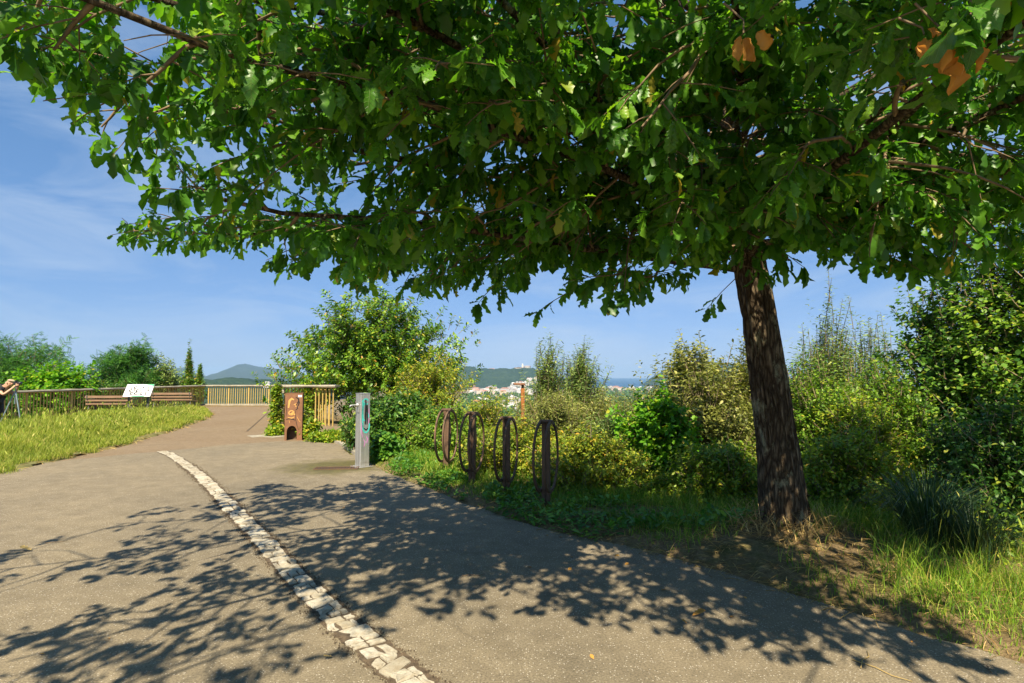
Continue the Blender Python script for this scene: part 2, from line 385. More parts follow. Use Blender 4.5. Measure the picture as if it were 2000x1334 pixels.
def rust(name, a, b_, c, rough=0.75):
    m, t, b, o = newmat(name); v = coord(t); n = noise(t, v, 6, 6, 0.7); n2 = noise(t, v, 45, 4, 0.7)
    r = ramp(t, [(0.3, a), (0.55, b_), (0.78, c)]); t.links.new(math_n(t, 'ADD', math_n(t, 'MULTIPLY', n.outputs['Fac'], 0.65), math_n(t, 'MULTIPLY', n2.outputs['Fac'], 0.35)), r.inputs[0])
    t.links.new(r.outputs[0], b.inputs['Base Color']); b.inputs['Roughness'].default_value = rough; b.inputs['Specular IOR Level'].default_value = 0.3
    bump(t, b, n2.outputs['Fac'], 0.35, 0.004); return m
M['rust_dark'] = rust('dark_rusty_steel', (0.070, 0.046, 0.030), (0.135, 0.082, 0.050), (0.24, 0.125, 0.062))
M['rust'] = rust('corten_steel', (0.14, 0.066, 0.034), (0.23, 0.112, 0.057), (0.32, 0.168, 0.088))
M['rust_orange'] = rust('orange_rusty_steel', (0.20, 0.070, 0.020), (0.36, 0.135, 0.035), (0.46, 0.20, 0.06))
M['ochre'] = rust('ochre_bar', (0.33, 0.22, 0.06), (0.50, 0.36, 0.11), (0.62, 0.47, 0.19), 0.7)
M['lichen'] = rust('lichen_concrete', (0.17, 0.15, 0.115), (0.34, 0.31, 0.24), (0.55, 0.53, 0.45), 0.9)
def steel():
    m, t, b, o = newmat('stained_steel'); v = coord(t, 'Object', (30, 30, 2)); n = noise(t, v, 1.0, 5); n2 = noise(t, coord(t), 4, 6, 0.7)
    r = ramp(t, [(0.3, (0.42, 0.42, 0.42)), (0.7, (0.62, 0.62, 0.61))]); t.links.new(n.outputs['Fac'], r.inputs[0])
    col = mix(t, mrange(t, n2.outputs['Fac'], 0.5, 0.72, 0, 0.6), r.outputs[0], (0.30, 0.27, 0.17))
    t.links.new(col, b.inputs['Base Color']); b.inputs['Metallic'].default_value = 0.75; t.links.new(mrange(t, n2.outputs['Fac'], 0.3, 0.7, 0.34, 0.6), b.inputs['Roughness']); return m
M['steel'] = steel()
def wood(name, a, c):
    m, t, b, o = newmat(name); n = noise(t, coord(t, 'Object', (2, 25, 25)), 1.5, 6, 0.6)
    r = ramp(t, [(0.3, a), (0.7, c)]); t.links.new(n.outputs['Fac'], r.inputs[0]); t.links.new(r.outputs[0], b.inputs['Base Color']); b.inputs['Roughness'].default_value = 0.7; bump(t, b, n.outputs['Fac'], 0.3, 0.003); return m
M['wood'] = wood('bench_wood', (0.12, 0.068, 0.034), (0.22, 0.128, 0.064))
M['iron'] = flat('cast_iron', (0.10, 0.095, 0.09), 0.6, 0.3)
M['white'] = flat('white_board', (0.80, 0.81, 0.80), 0.35, var=0.05)
M['black'] = flat('marker_and_pit_black', (0.012, 0.012, 0.014), 0.5)
M['teal'] = flat('teal_spray', (0.06, 0.47, 0.42), 0.5); M['green_spray'] = flat('green_spray', (0.06, 0.40, 0.20), 0.5)
M['pink'] = flat('pink_spray', (0.50, 0.20, 0.46), 0.5); M['amber'] = flat('amber_spray', (0.62, 0.33, 0.09), 0.55)
M['mortar'] = flat('mortar', (0.085, 0.062, 0.038), 0.95, var=0.5, scale=25, bmp=0.6)
def stone_mat():
    m, t, b, o = newmat('pale_stone'); g = t.nodes.new('ShaderNodeObjectInfo'); v = coord(t)
    n = noise(t, v, 14, 6, 0.7); n2 = noise(t, v, 70, 5, 0.75)
    r = ramp(t, [(0.0, (0.32, 0.285, 0.21)), (0.5, (0.40, 0.37, 0.29)), (1.0, (0.46, 0.435, 0.36))]); t.links.new(g.outputs['Random'], r.inputs[0])
    col = mix(t, mrange(t, n.outputs['Fac'], 0.48, 0.68, 0, 0.75), r.outputs[0], (0.23, 0.18, 0.11))
    col = mix(t, mrange(t, n2.outputs['Fac'], 0.32, 0.50, 0.7, 0), col, (0.19, 0.155, 0.10))
    t.links.new(col, b.inputs['Base Color']); b.inputs['Roughness'].default_value = 0.85; bump(t, b, math_n(t, 'ADD', n.outputs['Fac'], n2.outputs['Fac']), 0.6, 0.008); return m
M['stone'] = stone_mat()
def sea_mat():
    m, t, b, o = newmat('sea'); v = coord(t, 'Object', (0.004, 0.02, 1)); n = noise(t, v, 1.0, 6, 0.65)
    r = ramp(t, [(0.3, (0.010, 0.050, 0.115)), (0.7, (0.018, 0.075, 0.155))]); t.links.new(n.outputs['Fac'], r.inputs[0]); t.links.new(r.outputs[0], b.inputs['Base Color'])
    b.inputs['Roughness'].default_value = 0.45; b.inputs['Specular IOR Level'].default_value = 0.2; return m
M['sea'] = sea_mat()
M['skin'] = flat('skin', (0.50, 0.29, 0.18), 0.55, var=0.06); M['shirt'] = flat('black_cloth', (0.017, 0.018, 0.024), 0.85); M['trouser'] = flat('dark_cloth', (0.032, 0.034, 0.042), 0.85)
M['cap'] = flat('tan_cap', (0.40, 0.31, 0.22), 0.85); M['pack'] = flat('pack_cloth', (0.024, 0.025, 0.030), 0.8); M['tripod'] = flat('tripod_metal', (0.22, 0.29, 0.31), 0.4, 0.5)
M['camera'] = flat('camera_body', (0.02, 0.02, 0.022), 0.4); M['glass'] = flat('lens_glass', (0.015, 0.02, 0.03), 0.08)
M['hair'] = flat('grey_hair', (0.33, 0.29, 0.25), 0.8)

# ------------------------------------------------------------------ ground
FOUNT = G(707, 911)
right_edge = [G(*p)[:2] for p in ((2000, 1300), (1900, 1266), (1800, 1238), (1680, 1200), (1560, 1165), (1440, 1125), (1300, 1085), (1180, 1060), (1070, 1035), (970, 1005), (860, 962), (800, 940), (752, 921), (738, 912), (722, 896), (690, 888), (660, 868))]
path_poly = [(14, -7), (9, -4.0), (5.4, 0.6), (3.7, 2.2)] + [tuple(p) for p in right_edge] + [tuple(G(*p)[:2]) for p in ((600, 861), (540, 862), (430, 870), (310, 882), (225, 889))] + [(-8.6, 9.6), (-9.5, 8.2), (-14, 7.0), (-22, 5.0), (-22, -7)]
lawn_poly = [tuple(G(*p)[:2]) for p in ((0, 925), (55, 911), (100, 900), (170, 884), (240, 868), (290, 853), (340, 839), (385, 823), (410, 812), (407, 803))] + [(-14.2, 26.2), (-14.4, 22), (-14.3, 16), (-14.4, 9.5), (-13.0, 8.0), (-10.0, 8.1)]
plaza_poly = [tuple(G(660, 868)[:2]), tuple(G(668, 846)[:2]), (-4.6, 18.2), (-7.4, 18.6), (-8.6, 22.0), (-12.0, 29.2), (-15.75, 29.2), (-15.95, 20), (-16.1, 6.0), (-16.1, 2.0), (-5, 3.0)]
plateau = [(16, -9), (8.5, -2.5), (5.9, 0.8), (4.7, 2.9), (4.05, 4.4), (3.3, 5.85), (1.9, 6.6), (0.75, 7.4), (-0.4, 8.9), (-1.6, 10.7), (-3.0, 13), (-4.2, 15.5), (-4.2, 19.0), (-7.2, 19.2), (-8.4, 22), (-12, 29.8), (-16.5, 29.8), (-16.8, 10), (-22, 5), (-24, -9)]
TREE = np.array([at(1535, 1052, 5.45)[0], 5.45, 0.0])

M['asphalt'] = asphalt('asphalt', (0.205, 0.169, 0.109), (0.300, 0.250, 0.164), (0.50, 0.46, 0.38), (0.72, 0.74, 0.78), stain=(FOUNT[0] - 0.45, FOUNT[1] - 0.02))
M['asphalt_warm'] = asphalt('old_asphalt', (0.205, 0.153, 0.093), (0.270, 0.203, 0.125), (0.50, 0.43, 0.33), (0.90, 0.86, 0.82))

def smooth(x, a, b):
    t = np.clip((x - a) / (b - a), 0, 1); return t * t * (3 - 2 * t)
def tz(x, y):
    P = np.stack([np.asarray(x, float).ravel(), np.asarray(y, float).ravel()], 1)
    d = np.maximum(0, sdist(P, plateau)); da = np.minimum(sdist(P, path_poly), sdist(P, plaza_poly))
    drop = 58.5 * (1 - np.exp(-(d / 105.0) ** 1.25))
    z = -0.03 + 0.075 * smooth(da, 0.0, 0.3) * (da > 0)
    q = np.stack([P[:, 0], P[:, 1], P[:, 0] * 0], 1)
    z = z + (da > 0.05) * (fbm(q * 2.2, 3) - 0.5) * 0.10
    z = z + 0.12 * np.exp(-((P[:, 0] - TREE[0]) ** 2 + (P[:, 1] - TREE[1]) ** 2) / 0.7 ** 2) * (da > 0)
    coast = smooth(P[:, 1], 2700, 2800)
    z = z - drop
    far = smooth(d, 60, 300)
    z = z + far * (fbm(q * 0.004, 4) - 0.5) * 5.0 * (1 - coast)
    return z * (1 - coast) + coast * (-61.6)
def axis_pts(lo, hi, fine_lo, fine_hi, step, grow=1.22):
    a = list(np.arange(fine_lo, fine_hi + 1e-6, step)); s = step
    while a[-1] < hi: s *= grow; a.append(min(hi, a[-1] + s))
    b = []; s = step; c = fine_lo
    while c > lo: s *= grow; c = max(lo, c - s); b.append(c)
    return np.array(b[::-1] + a)
xs = axis_pts(-8000, 8000, -18, 8, 0.16); ys = axis_pts(-300, 11900, 0, 21, 0.16)
X, Y = np.meshgrid(xs, ys); Z = tz(X, Y).reshape(X.shape)
nx, ny = len(xs), len(ys)
idx = np.arange(nx * ny).reshape(ny, nx)
Q = np.stack([idx[:-1, :-1], idx[:-1, 1:], idx[1:, 1:], idx[1:, :-1]], -1).reshape(-1, 4)
tag(mesh_np('ground', np.stack([X.ravel(), Y.ravel(), Z.ravel()], 1), Q, M['soil']), kind='structure')

def densify(poly, step=0.12, jit=0.0, box=(-12, 8, 0, 30)):
    out_ = []; n = len(poly)
    for i in range(n):
        a = np.array(poly[i]); b = np.array(poly[(i + 1) % n]); l = np.linalg.norm(b - a)
        near = (box[0] < a[0] < box[1] and box[2] < a[1] < box[3]) or (box[0] < b[0] < box[1] and box[2] < b[1] < box[3])
        k = max(1, int(l / step)) if near else 1
        nrm = np.array([b[1] - a[1], a[0] - b[0]]) / (l + 1e-9)
        for j in range(k):
            p = a + (b - a) * j / k
            if jit and near:
                q = np.array([[p[0] * 2.1, p[1] * 2.1, 3.3], [p[0] * 9, p[1] * 9, 1.7]]); v = vnoise(q)
                p = p + nrm * ((v[0] - 0.5) * 1.4 + (v[1] - 0.5) * 0.7) * jit
            out_.append(tuple(p))
    return out_
def sheet(name, poly, z, mat, thick=0.05):
    n = len(poly); V = [(x, y, z) for x, y in poly] + [(x, y, z - thick) for x, y in poly]
    ar = sum(poly[i][0] * poly[(i + 1) % n][1] - poly[(i + 1) % n][0] * poly[i][1] for i in range(n))
    top = list(range(n)) if ar > 0 else list(range(n - 1, -1, -1))
    Fs = [tuple(top)] + [((i, (i + 1) % n, n + (i + 1) % n, n + i)[::-1 if ar > 0 else 1]) for i in range(n)]
    me = bpy.data.meshes.new(name); me.from_pydata(V, [], Fs); me.materials.append(mat); me.update()
    o = bpy.data.objects.new(name, me); COL.objects.link(o); return tag(o, kind='structure')
sheet('pavement', densify(plaza_poly, 0.3, 0.03), -0.012, M['asphalt_warm'], 0.04)
sheet('path', densify(path_poly, 0.10, 0.09), 0.0, M['asphalt'], 0.06)

# lawn mound beside the path
lx = np.arange(-14.8, -7.6, 0.2); ly = np.arange(7.0, 27.0, 0.2); LX, LY = np.meshgrid(lx, ly)
def lawn_z(x, y):
    d = -sdist(np.stack([x.ravel(), y.ravel()], 1), lawn_poly)
    return np.where(d > -0.1, 0.03 + 0.13 * smooth(d, 0, 3.0), 0.03 + d * 0.5).reshape(np.shape(x))
LZ = lawn_z(LX, LY); li = np.arange(LX.size).reshape(LX.shape)
Lq = np.stack([li[:-1, :-1], li[:-1, 1:], li[1:, 1:], li[1:, :-1]], -1).reshape(-1, 4)
cen = np.stack([LX, LY], -1).reshape(-1, 2)[Lq].mean(1)
Lq = Lq[sdist(cen, lawn_poly) < 0.15]
tag(mesh_np('lawn', np.stack([LX.ravel(), LY.ravel(), LZ.ravel()], 1), Lq, M['lawn']), kind='structure')

# sea and far hills
tag(mesh_np('sea', [(-8000, 2600, -60), (8000, 2600, -60), (8000, 11900, -60), (-8000, 11900, -60)], np.array([[0, 1, 2, 3]]), M['sea']), kind='structure')
def hill(name, prof, D, front, back, mat, amp, nx=170, ny=44, base=-62.0, seed=0):
    px = np.array([p[0] for p in prof], float)
    tops = np.array([at(p[0], p[1], D) for p in prof])
    def zf(x, y):
        x = np.asarray(x, float); y = np.asarray(y, float)
        xe = x * D / np.maximum(y, 1.0) * 0.5 + x * 0.5
        h = np.interp(xe, tops[:, 0], tops[:, 2] - base, left=0, right=0)
        s = np.where(y < D, np.clip((y - (D - front)) / front, 0, 1), np.clip(((D + back) - y) / back, 0, 1))
        s = np.sin(s * PI / 2) ** 1.15
        q = np.stack([x.ravel(), y.ravel(), x.ravel() * 0 + seed], 1)
        n = (fbm(q * (8.0 / front), 4) - 0.5).reshape(x.shape) * 0.28 * s * (1 - 0.75 * s) * h * 2
        f = (fbm(q / (amp * 3.0), 3) - 0.5).reshape(x.shape) * amp * 1.6
        return base + h * s + n + f * np.clip(h * s / (amp * 2), 0, 1)
    x = np.linspace(tops[0, 0] - 1, tops[-1, 0] + 1, nx); y = np.linspace(D - front, D + back, ny)
    XX, YY = np.meshgrid(x, y); ZZ = zf(XX, YY); ii = np.arange(XX.size).reshape(XX.shape)
    q = np.stack([ii[:-1, :-1], ii[:-1, 1:], ii[1:, 1:], ii[1:, :-1]], -1).reshape(-1, 4)
    tag(mesh_np(name, np.stack([XX.ravel(), YY.ravel(), ZZ.ravel()], 1), q, mat), kind='structure'); return zf
hz = hill('hill', [(760, 757), (820, 735), (880, 720), (898, 718), (912, 717), (926, 718), (931, 723), (960, 722), (985, 720), (1005, 718), (1040, 719), (1052, 725), (1080, 734), (1120, 747), (1160, 757)], 3000, 620, 420, M['forest'], 13.0, 320, 90)
hill('headland', [(1256, 757), (1262, 750), (1272, 741), (1282, 733), (1300, 722), (1340, 713), (1400, 709), (1450, 712), (1520, 733), (1600, 757)], 3300, 420, 420, M['forest'], 9.0, seed=5)
hill('mountain', [(390, 752), (420, 741), (440, 731), (462, 721), (478, 714), (485, 711), (492, 714), (510, 718), (545, 721), (600, 733), (700, 757)], 6200, 1600, 900, M['mountain'], 16.0, seed=9)
hill('mountain', [(300, 757), (330, 738), (346, 725), (357, 718), (368, 725), (385, 734), (430, 757)], 6900, 1500, 900, M['mountain'], 16.0, seed=12)
hill('ridge', [(-60, 757), (40, 742), (120, 748), (200, 745), (300, 747), (380, 744), (420, 742), (470, 737), (498, 741), (540, 744), (600, 746), (680, 757)], 1500, 380, 300, M['forest'], 7.0, 240, 50, seed=3)

# haze round everything
hm = bpy.data.materials.new('haze'); hm.use_nodes = True; ht = hm.node_tree; ht.nodes.clear()
ho = ht.nodes.new('ShaderNodeOutputMaterial'); hv = ht.nodes.new('ShaderNodeVolumePrincipled'); hv.inputs['Color'].default_value = (0.42, 0.68, 1.0, 1); hv.inputs['Density'].default_value = 0.00009
hv.inputs['Anisotropy'].default_value = 0.0
ht.links.new(hv.outputs[0], ho.inputs['Volume'])
tag(MB().box(-8200, 8200, -330, 12000, -63.5, 150).build('haze', hm), kind='stuff')

# ------------------------------------------------------------------ leaf shapes
def leaf_shape(ws, fold=0.18, curl=0.25, fwd=0.0, wave=0.0):
    n = len(ws) - 1; V = [(0, 0, 0)]; Fc = []
    for i in range(1, n):
        y = i / n; wv = wave * (1 if i % 2 else -1); z = -curl * y * y
        V += [(-ws[i], y + fwd * (ws[i] > 0.2), z + fold * ws[i] + wv), (0, y, z), (ws[i], y + fwd * (ws[i] > 0.2), z + fold * ws[i] - wv)]
    V.append((0, 1, -curl)); e = len(V) - 1
    Fc += [(0, 2, 1), (0, 3, 2)]
    for i in range(1, n - 1):
        a = 1 + 3 * (i - 1); b = a + 3
        Fc += [(a, a + 1, b + 1), (a, b + 1, b), (a + 1, a + 2, b + 2), (a + 1, b + 2, b + 1)]
    a = 1 + 3 * (n - 2); Fc += [(a, a + 1, e), (a + 1, a + 2, e)]
    return np.array(V, float), np.array(Fc, np.int32)
OAKS = [leaf_shape([0, .04, .125, .08, .19, .125, .245, .165, .235, .14, 0], 0.35, c, 0.045, wv) for c, wv in ((0.34, .03), (0.10, .05), (0.75, .02))]
OAK_MID = [leaf_shape([0, .08, .18, .12, .24, .155, .22, 0], f_, c, 0.05, .02) for c, f_ in ((0.34, .30), (0.10, .60), (0.75, .45))]
OAK_LO = leaf_shape([0, .13, .22, .28, 0], 0.25, 0.3)
SIMPLE = leaf_shape([0, .20, .22, 0], 0.25, 0.15)
NARROW = leaf_shape([0, .11, .11, 0], 0.25, 0.2)
ROUND = leaf_shape([0, .36, .36, 0], 0.2, 0.2)
LOBED = leaf_shape([0, .42, .20, .26, 0], 0.2, 0.25, 0.0)
def pinnate():
    V = []; Fc = []
    for i in range(6):
        y = 0.12 + i * 0.15
        for s in (-1, 1):
            o = len(V); V += [(0, y, 0), (s * .14, y + .05, .03), (s * .26, y + .10, -.04), (s * .15, y - .03, .0)]; Fc += [(o, o + 1, o + 2), (o, o + 2, o + 3)]
    o = len(V); V += [(0, .95, 0), (.06, 1.05, 0), (0, 1.2, -.03), (-.06, 1.05, 0)]; Fc += [(o, o + 1, o + 2), (o, o + 2, o + 3)]
    return np.array(V, float), np.array(Fc, np.int32)
PINN = pinnate()
def unit(v): return v / (np.linalg.norm(v, axis=-1, keepdims=True) + 1e-9)
def rdir(n, r=rng): return unit(r.normal(size=(n, 3)))

# ------------------------------------------------------------------ the oak
oak = empty('oak_tree', TREE, 0, 'large oak with leaning lichened trunk and wide low crown over the path', 'tree')
tp = [at(px, py, 5.45 + dy) for px, py, dy in ((1536, 1070, 0), (1535, 1050, 0), (1531, 1000, 0), (1522, 900, 0), (1509, 800, 0), (1492, 680, 0), (1473, 560, 0), (1446, 430, 0), (1420, 270, -.05), (1400, 120, -.1), (1385, -60, -.15), (1380, -230, -.2))]
tr = [0.26, 0.225, 0.196, 0.182, 0.168, 0.155, 0.144, 0.135, 0.118, 0.095, 0.07, 0.03]
tp = np.array(tp); ts = np.concatenate([[0], np.cumsum(np.linalg.norm(np.diff(tp, axis=0), axis=1))])
def trunk_at(s): return np.array([np.interp(s, ts, tp[:, k]) for k in range(3)])
NR, NS = 260, 96
sv = np.linspace(0, ts[-1], NR); PC = np.stack([np.interp(sv, ts, tp[:, k]) for k in range(3)], 1); RC = np.interp(sv, ts, tr)
th = np.arange(NS) * 2 * PI / NS
TH, SV = np.meshgrid(th, sv)
bp = np.stack([np.cos(TH) * 1.0 * 4.2, np.sin(TH) * 4.2, SV * 2.3], -1).reshape(-1, 3)
wrp = (fbm(bp * 0.7, 3) - 0.5)[:, None] * 1.6
rid = np.abs(vnoise((bp + wrp) * np.array([1.5, 1.5, 0.9])) - 0.5) * 2; rid2 = np.abs(vnoise((bp + wrp) * np.array([3.1, 3.1, 1.7]) + 9) - 0.5) * 2
disp = (np.minimum(rid * 2.2, 1) * 0.024 + np.minimum(rid2 * 2, 1) * 0.011 - 0.020).reshape(TH.shape)
flare = np.exp(-SV / 0.20) * 0.085 * (0.6 + 0.8 * np.sin(TH * 5 + 1) ** 2)
bulge = (fbm(np.stack([np.cos(TH) * 1.2, np.sin(TH) * 1.2, SV * 1.3], -1).reshape(-1, 3), 2).reshape(TH.shape) - 0.5) * 0.05
RR = RC[:, None] * (1 + bulge) + disp * np.clip(RC[:, None] / 0.15, 0.3, 1) + flare
TV = np.stack([PC[:, None, 0] + np.cos(TH) * RR, PC[:, None, 1] + np.sin(TH) * RR, PC[:, None, 2] + 0 * RR], -1).reshape(-1, 3) - TREE
ti = np.arange(NR * NS).reshape(NR, NS); tj = np.roll(ti, -1, 1)
trunk = mesh_np('trunk', TV, np.stack([ti[:-1], tj[:-1], tj[1:], ti[1:]], -1).reshape(-1, 4), M['bark'], oak)

crown_img = [(-4000, -6000), (-4000, 40), (-40, 120), (0, 135), (25, 160), (45, 185), (100, 225), (165, 285), (180, 330), (225, 350), (262, 385), (262, 415), (225, 440), (200, 470), (235, 490), (300, 505), (380, 495), (440, 492), (490, 525), (560, 548), (620, 545), (690, 582), (760, 595), (830, 580), (900, 592), (945, 637), (1000, 607), (1040, 668), (1062, 612), (1150, 603), (1210, 625), (1260, 605), (1340, 642), (1370, 662), (1425, 625), (1450, 575), (1500, 600), (1540, 570), (1560, 560), (1600, 550), (1640, 580), (1700, 545), (1780, 550), (1880, 565), (1940, 530), (2000, 545), (2400, 580), (5000, 700), (5000, -6000)]
crown_plan = [(-4.9, 2.2), (-4.5, 3.9), (-3.6, 5.3), (-2.6, 6.5), (-1.3, 6.8), (0.3, 5.9), (1.5, 5.4), (2.8, 5.6), (4.2, 5.7), (5.2, 6.5), (6.0, 7.4), (7.0, 7.3), (8.3, 6.2), (8.0, 4.7), (5.5, 3.5), (3.6, 2.4), (2.8, 1.35), (2.0, 0.4), (1.0, 0.1), (0.75, 0.4), (0.3, 0.8), (-0.2, 0.7), (-0.6, -0.1), (-1.5, -0.6), (-3.2, -0.8), (-4.6, 0.0), (-5.0, 1.2)]
r2 = np.random.default_rng(21)
limbs = []
def limb(h, az, Ln, e0, e1, r0):
    limbs.append((h, math.radians(az), Ln, math.radians(e0), math.radians(e1), r0 * (.68 if Ln > 6.5 else .85)))
for h, az, Ln, e0, e1, r0 in ((2.75, 183, 6.6, 4, -3, .062), (2.55, 200, 6.8, 2, -3, .050), (2.75, 214, 8.4, 7, 0, .055), (3.6, 220, 8.4, 5, -3, .05), (4.2, 228, 8.8, 3, -6, .05), (3.8, 208, 8.2, 6, -3, .05), (3.1, 219, 8.4, 6, -1, .045), (4.0, 237, 8.2, 4, -5, .045), (4.4, 245, 7.6, 2, -6, .045), (2.9, 168, 5.4, 5, -6, .05), (2.65, 226, 7.6, 5, -1, .052), (3.0, 240, 6.8, 6, -1, .05), (2.7, 258, 6.4, 5, -1, .048), (2.95, 263, 6.6, 5, 1, .042), (3.1, 254, 6.8, 5, 0, .042), (3.0, 274, 6.0, 5, 1, .04), (2.9, 270, 5.6, 7, 0, .045), (2.95, 285, 5.2, 6, 0, .042), (3.3, 250, 7.0, 7, -2, .05), (3.4, 234, 8.6, 7, -3, .055), (3.2, 264, 6.4, 9, -2, .05), (2.7, 312, 4.4, 4, -4, .045), (2.95, 340, 4.8, 6, -2, .05), (2.8, 5, 5.2, 6, -4, .055), (3.0, 35, 5.0, 5, -4, .05), (2.8, 70, 4.6, 4, -5, .045), (3.0, 110, 4.6, 4, -6, .045), (2.85, 142, 5.2, 3, -8, .05)): limb(h, az, Ln, e0, e1, r0)
for k in range(15): limb(3.3 + 0.9 * r2.random(), k * 24 + 10 + r2.uniform(-6, 6), 6.0 + r2.uniform(-.5, .8), 16 + r2.uniform(-5, 5), 5 + r2.uniform(-5, 5), .06)
for k in range(13): limb(4.3 + 1.0 * r2.random(), k * 27.7 + r2.uniform(-8, 8), 5.8 + r2.uniform(-.6, .7), 27 + r2.uniform(-6, 6), 14 + r2.uniform(-6, 6), .05)
for k in range(9): limb(5.4 + 1.2 * r2.random(), k * 40 + r2.uniform(-10, 10), 3.6, 42, 28, .04)
for k in range(4): limb(6.9 + .3 * k, k * 90 + 20, 2.4, 60, 50, .03)
def ok_pt(P, mg=0.0, back=True):
    """inside the crown: plan outline, low edge, and clear of the viewpoint"""
    P = np.atleast_2d(P); a = inside(P[:, :2], crown_plan)
    px, py, dep = proj(P); dist = np.linalg.norm(P - np.array([0, 0, CAM_Z]), axis=1)
    fr = dep > 0.3
    a &= np.where(fr, inside(np.stack([px, py + mg], 1), crown_img), True) & (P[:, 2] > 1.85)
    a &= np.where(fr & (py < 1400), dist > np.where((py < 140) & (px > 700), 2.0, 2.6), dist > 1.9)
    ymax = 7.2 - 2.7 * np.exp(-((P[:, 0] - 1.7) / 1.8) ** 2) - (P[:, 2] - 2.2) * 0.75 + 1.6 * np.clip((P[:, 0] - 4.9) / 1.2, 0, 1)
    a &= ~(fr & (((px - 288) / 42) ** 2 + ((py - 62) / 52) ** 2 < 1))
    ymax = ymax + 0.8 * np.clip((3.3 - P[:, 2]) / 0.7, 0, 1)
    if back: a &= (P[:, 1] < ymax)
    a &= P[:, 2] < 6.3
    a &= ~((dep < 0.6) & (P[:, 2] < 2.5))
    return a
br_paths = []; sub_paths = []; tw_paths = []; tw_rad = []; twigs = []
for (h, az, Ln, e0, e1, r0) in limbs:
    s0 = np.interp(h, tp[:, 2], ts); p = trunk_at(s0); ns = 16; pts = [p.copy()]; a = az
    for k in range(ns):
        f = (k + 1) / ns; e = e0 + (e1 - e0) * f + r2.normal() * .06; a = a + r2.normal() * .07
        p = p + np.array([math.cos(a) * math.cos(e), math.sin(a) * math.cos(e), math.sin(e)]) * Ln / ns; pts.append(p.copy())
    pts = np.array(pts); good = inside(pts[:, :2], crown_plan) & ok_pt(pts, 25, False)
    good[:3] = True
    cut = len(pts) if good.all() else int(np.argmin(good)); pts = pts[:max(cut, 3)]
    br_paths.append((pts, np.linspace(r0, max(0.008, r0 * (1 - len(pts) / ns * .85)), len(pts))))
    Lc = np.linalg.norm(np.diff(pts, axis=0), axis=1); sc = np.concatenate([[0], np.cumsum(Lc)]); tot = sc[-1]
    s = 0.55; side = 1
    while s < tot:
        b = np.array([np.interp(s, sc, pts[:, k]) for k in range(3)]); j = min(len(pts) - 2, np.searchsorted(sc, s) - 1); d = unit(pts[j + 1] - pts[j]); side = -side
        an = side * r2.uniform(.6, 1.25); hd = np.array([d[0] * math.cos(an) - d[1] * math.sin(an), d[0] * math.sin(an) + d[1] * math.cos(an), 0])
        el = r2.uniform(-.45, .45); sl = r2.uniform(.6, 1.5) * (1 - .45 * s / tot); q = b.copy(); sp = [q.copy()]; dd = unit(hd + np.array([0, 0, el]))
        for k in range(6):
            dd = unit(dd + r2.normal(size=3) * .16 + np.array([0, 0, -.05])); q = q + dd * sl / 6; sp.append(q.copy())
        sp = np.array(sp); g = ok_pt(sp, 12, False); g[0] = True; c = len(sp) if g.all() else int(np.argmin(g)); sp = sp[:c]
        if len(sp) >= 2:
            sub_paths.append(sp); sid = len(sub_paths) - 1
            tt = r2.uniform(.05, .15); tl = sl * (len(sp) - 1) / 6; sd = 1
            while tt < tl:
                f = tt / sl * 6; i0 = min(int(f), len(sp) - 2); bb = sp[i0] + (sp[i0 + 1] - sp[i0]) * (f - i0); bd = unit(sp[i0 + 1] - sp[i0]); sd = -sd
                tdv = unit(bd * .7 + unit(np.cross(bd, [0, 0, 1])) * sd * r2.uniform(.5, 1.0) + r2.normal(size=3) * .3 + np.array([0, 0, .05]))
                twigs.append((bb, tdv, r2.uniform(.12, .32), sid, f)); tt += r2.uniform(.07, .115)
            twigs.append((sp[-1], unit(sp[-1] - sp[-2]), r2.uniform(.15, .3), sid, len(sp) - 1.0))
        s += r2.uniform(.13, .21)
    twigs.append((pts[-1], unit(pts[-1] - pts[-2]), .25, -1, 0.0))
TB = np.array([t[0] for t in twigs]); TD = np.array([t[1] for t in twigs]); TL = np.array([t[2] for t in twigs]); TE = TB + TD * TL[:, None] + np.array([0, 0, -1]) * (TL ** 2)[:, None] * .4
thin = fbm(TE * np.array([1.25, 1.25, 1.6]) + 3.1, 2); thin2 = fbm(TE * 2.3 + 9.7, 2); out_ = proj(TE)[1] < -60; k = ok_pt(TE, 10) & (~out_ | (thin2 > np.where(TE[:, 0] < 0.2, .42, .445))) & (thin > np.where((TE[:, 0] > 1.4) & (TE[:, 1] < 3.3), .46, np.where(proj(TE)[1] < -60, .36, .33))); TB, TD, TL, TE = TB[k], TD[k], TL[k], TE[k]
TI = np.array([t[3] for t in twigs])[k]; TF = np.array([t[4] for t in twigs])[k]
for i_, sp in enumerate(sub_paths):
    q = TF[TI == i_]
    if len(q) == 0: continue
    e_ = min(len(sp), int(math.ceil(q.max())) + 1); sp = sp[:max(2, e_)]; tw_paths.append(sp); tw_rad.append(np.linspace(.013, .005, len(sp)))
for a, b in zip(TB, TE): tw_paths.append(np.array([a, (a + b) / 2 + [0, 0, .01], b])); tw_rad.append(np.array([.0045, .0035, .0022]))
for P_, R_ in br_paths:
    V_, F_ = np_tubes([P_ - TREE], [R_], 8); mesh_np('branch', V_, F_, M['bark'], oak)
V_, F_ = np_tubes([q - TREE for q in tw_paths], tw_rad, 4); tag(mesh_np('twigs', V_, F_, M['twig'], oak), kind='stuff')
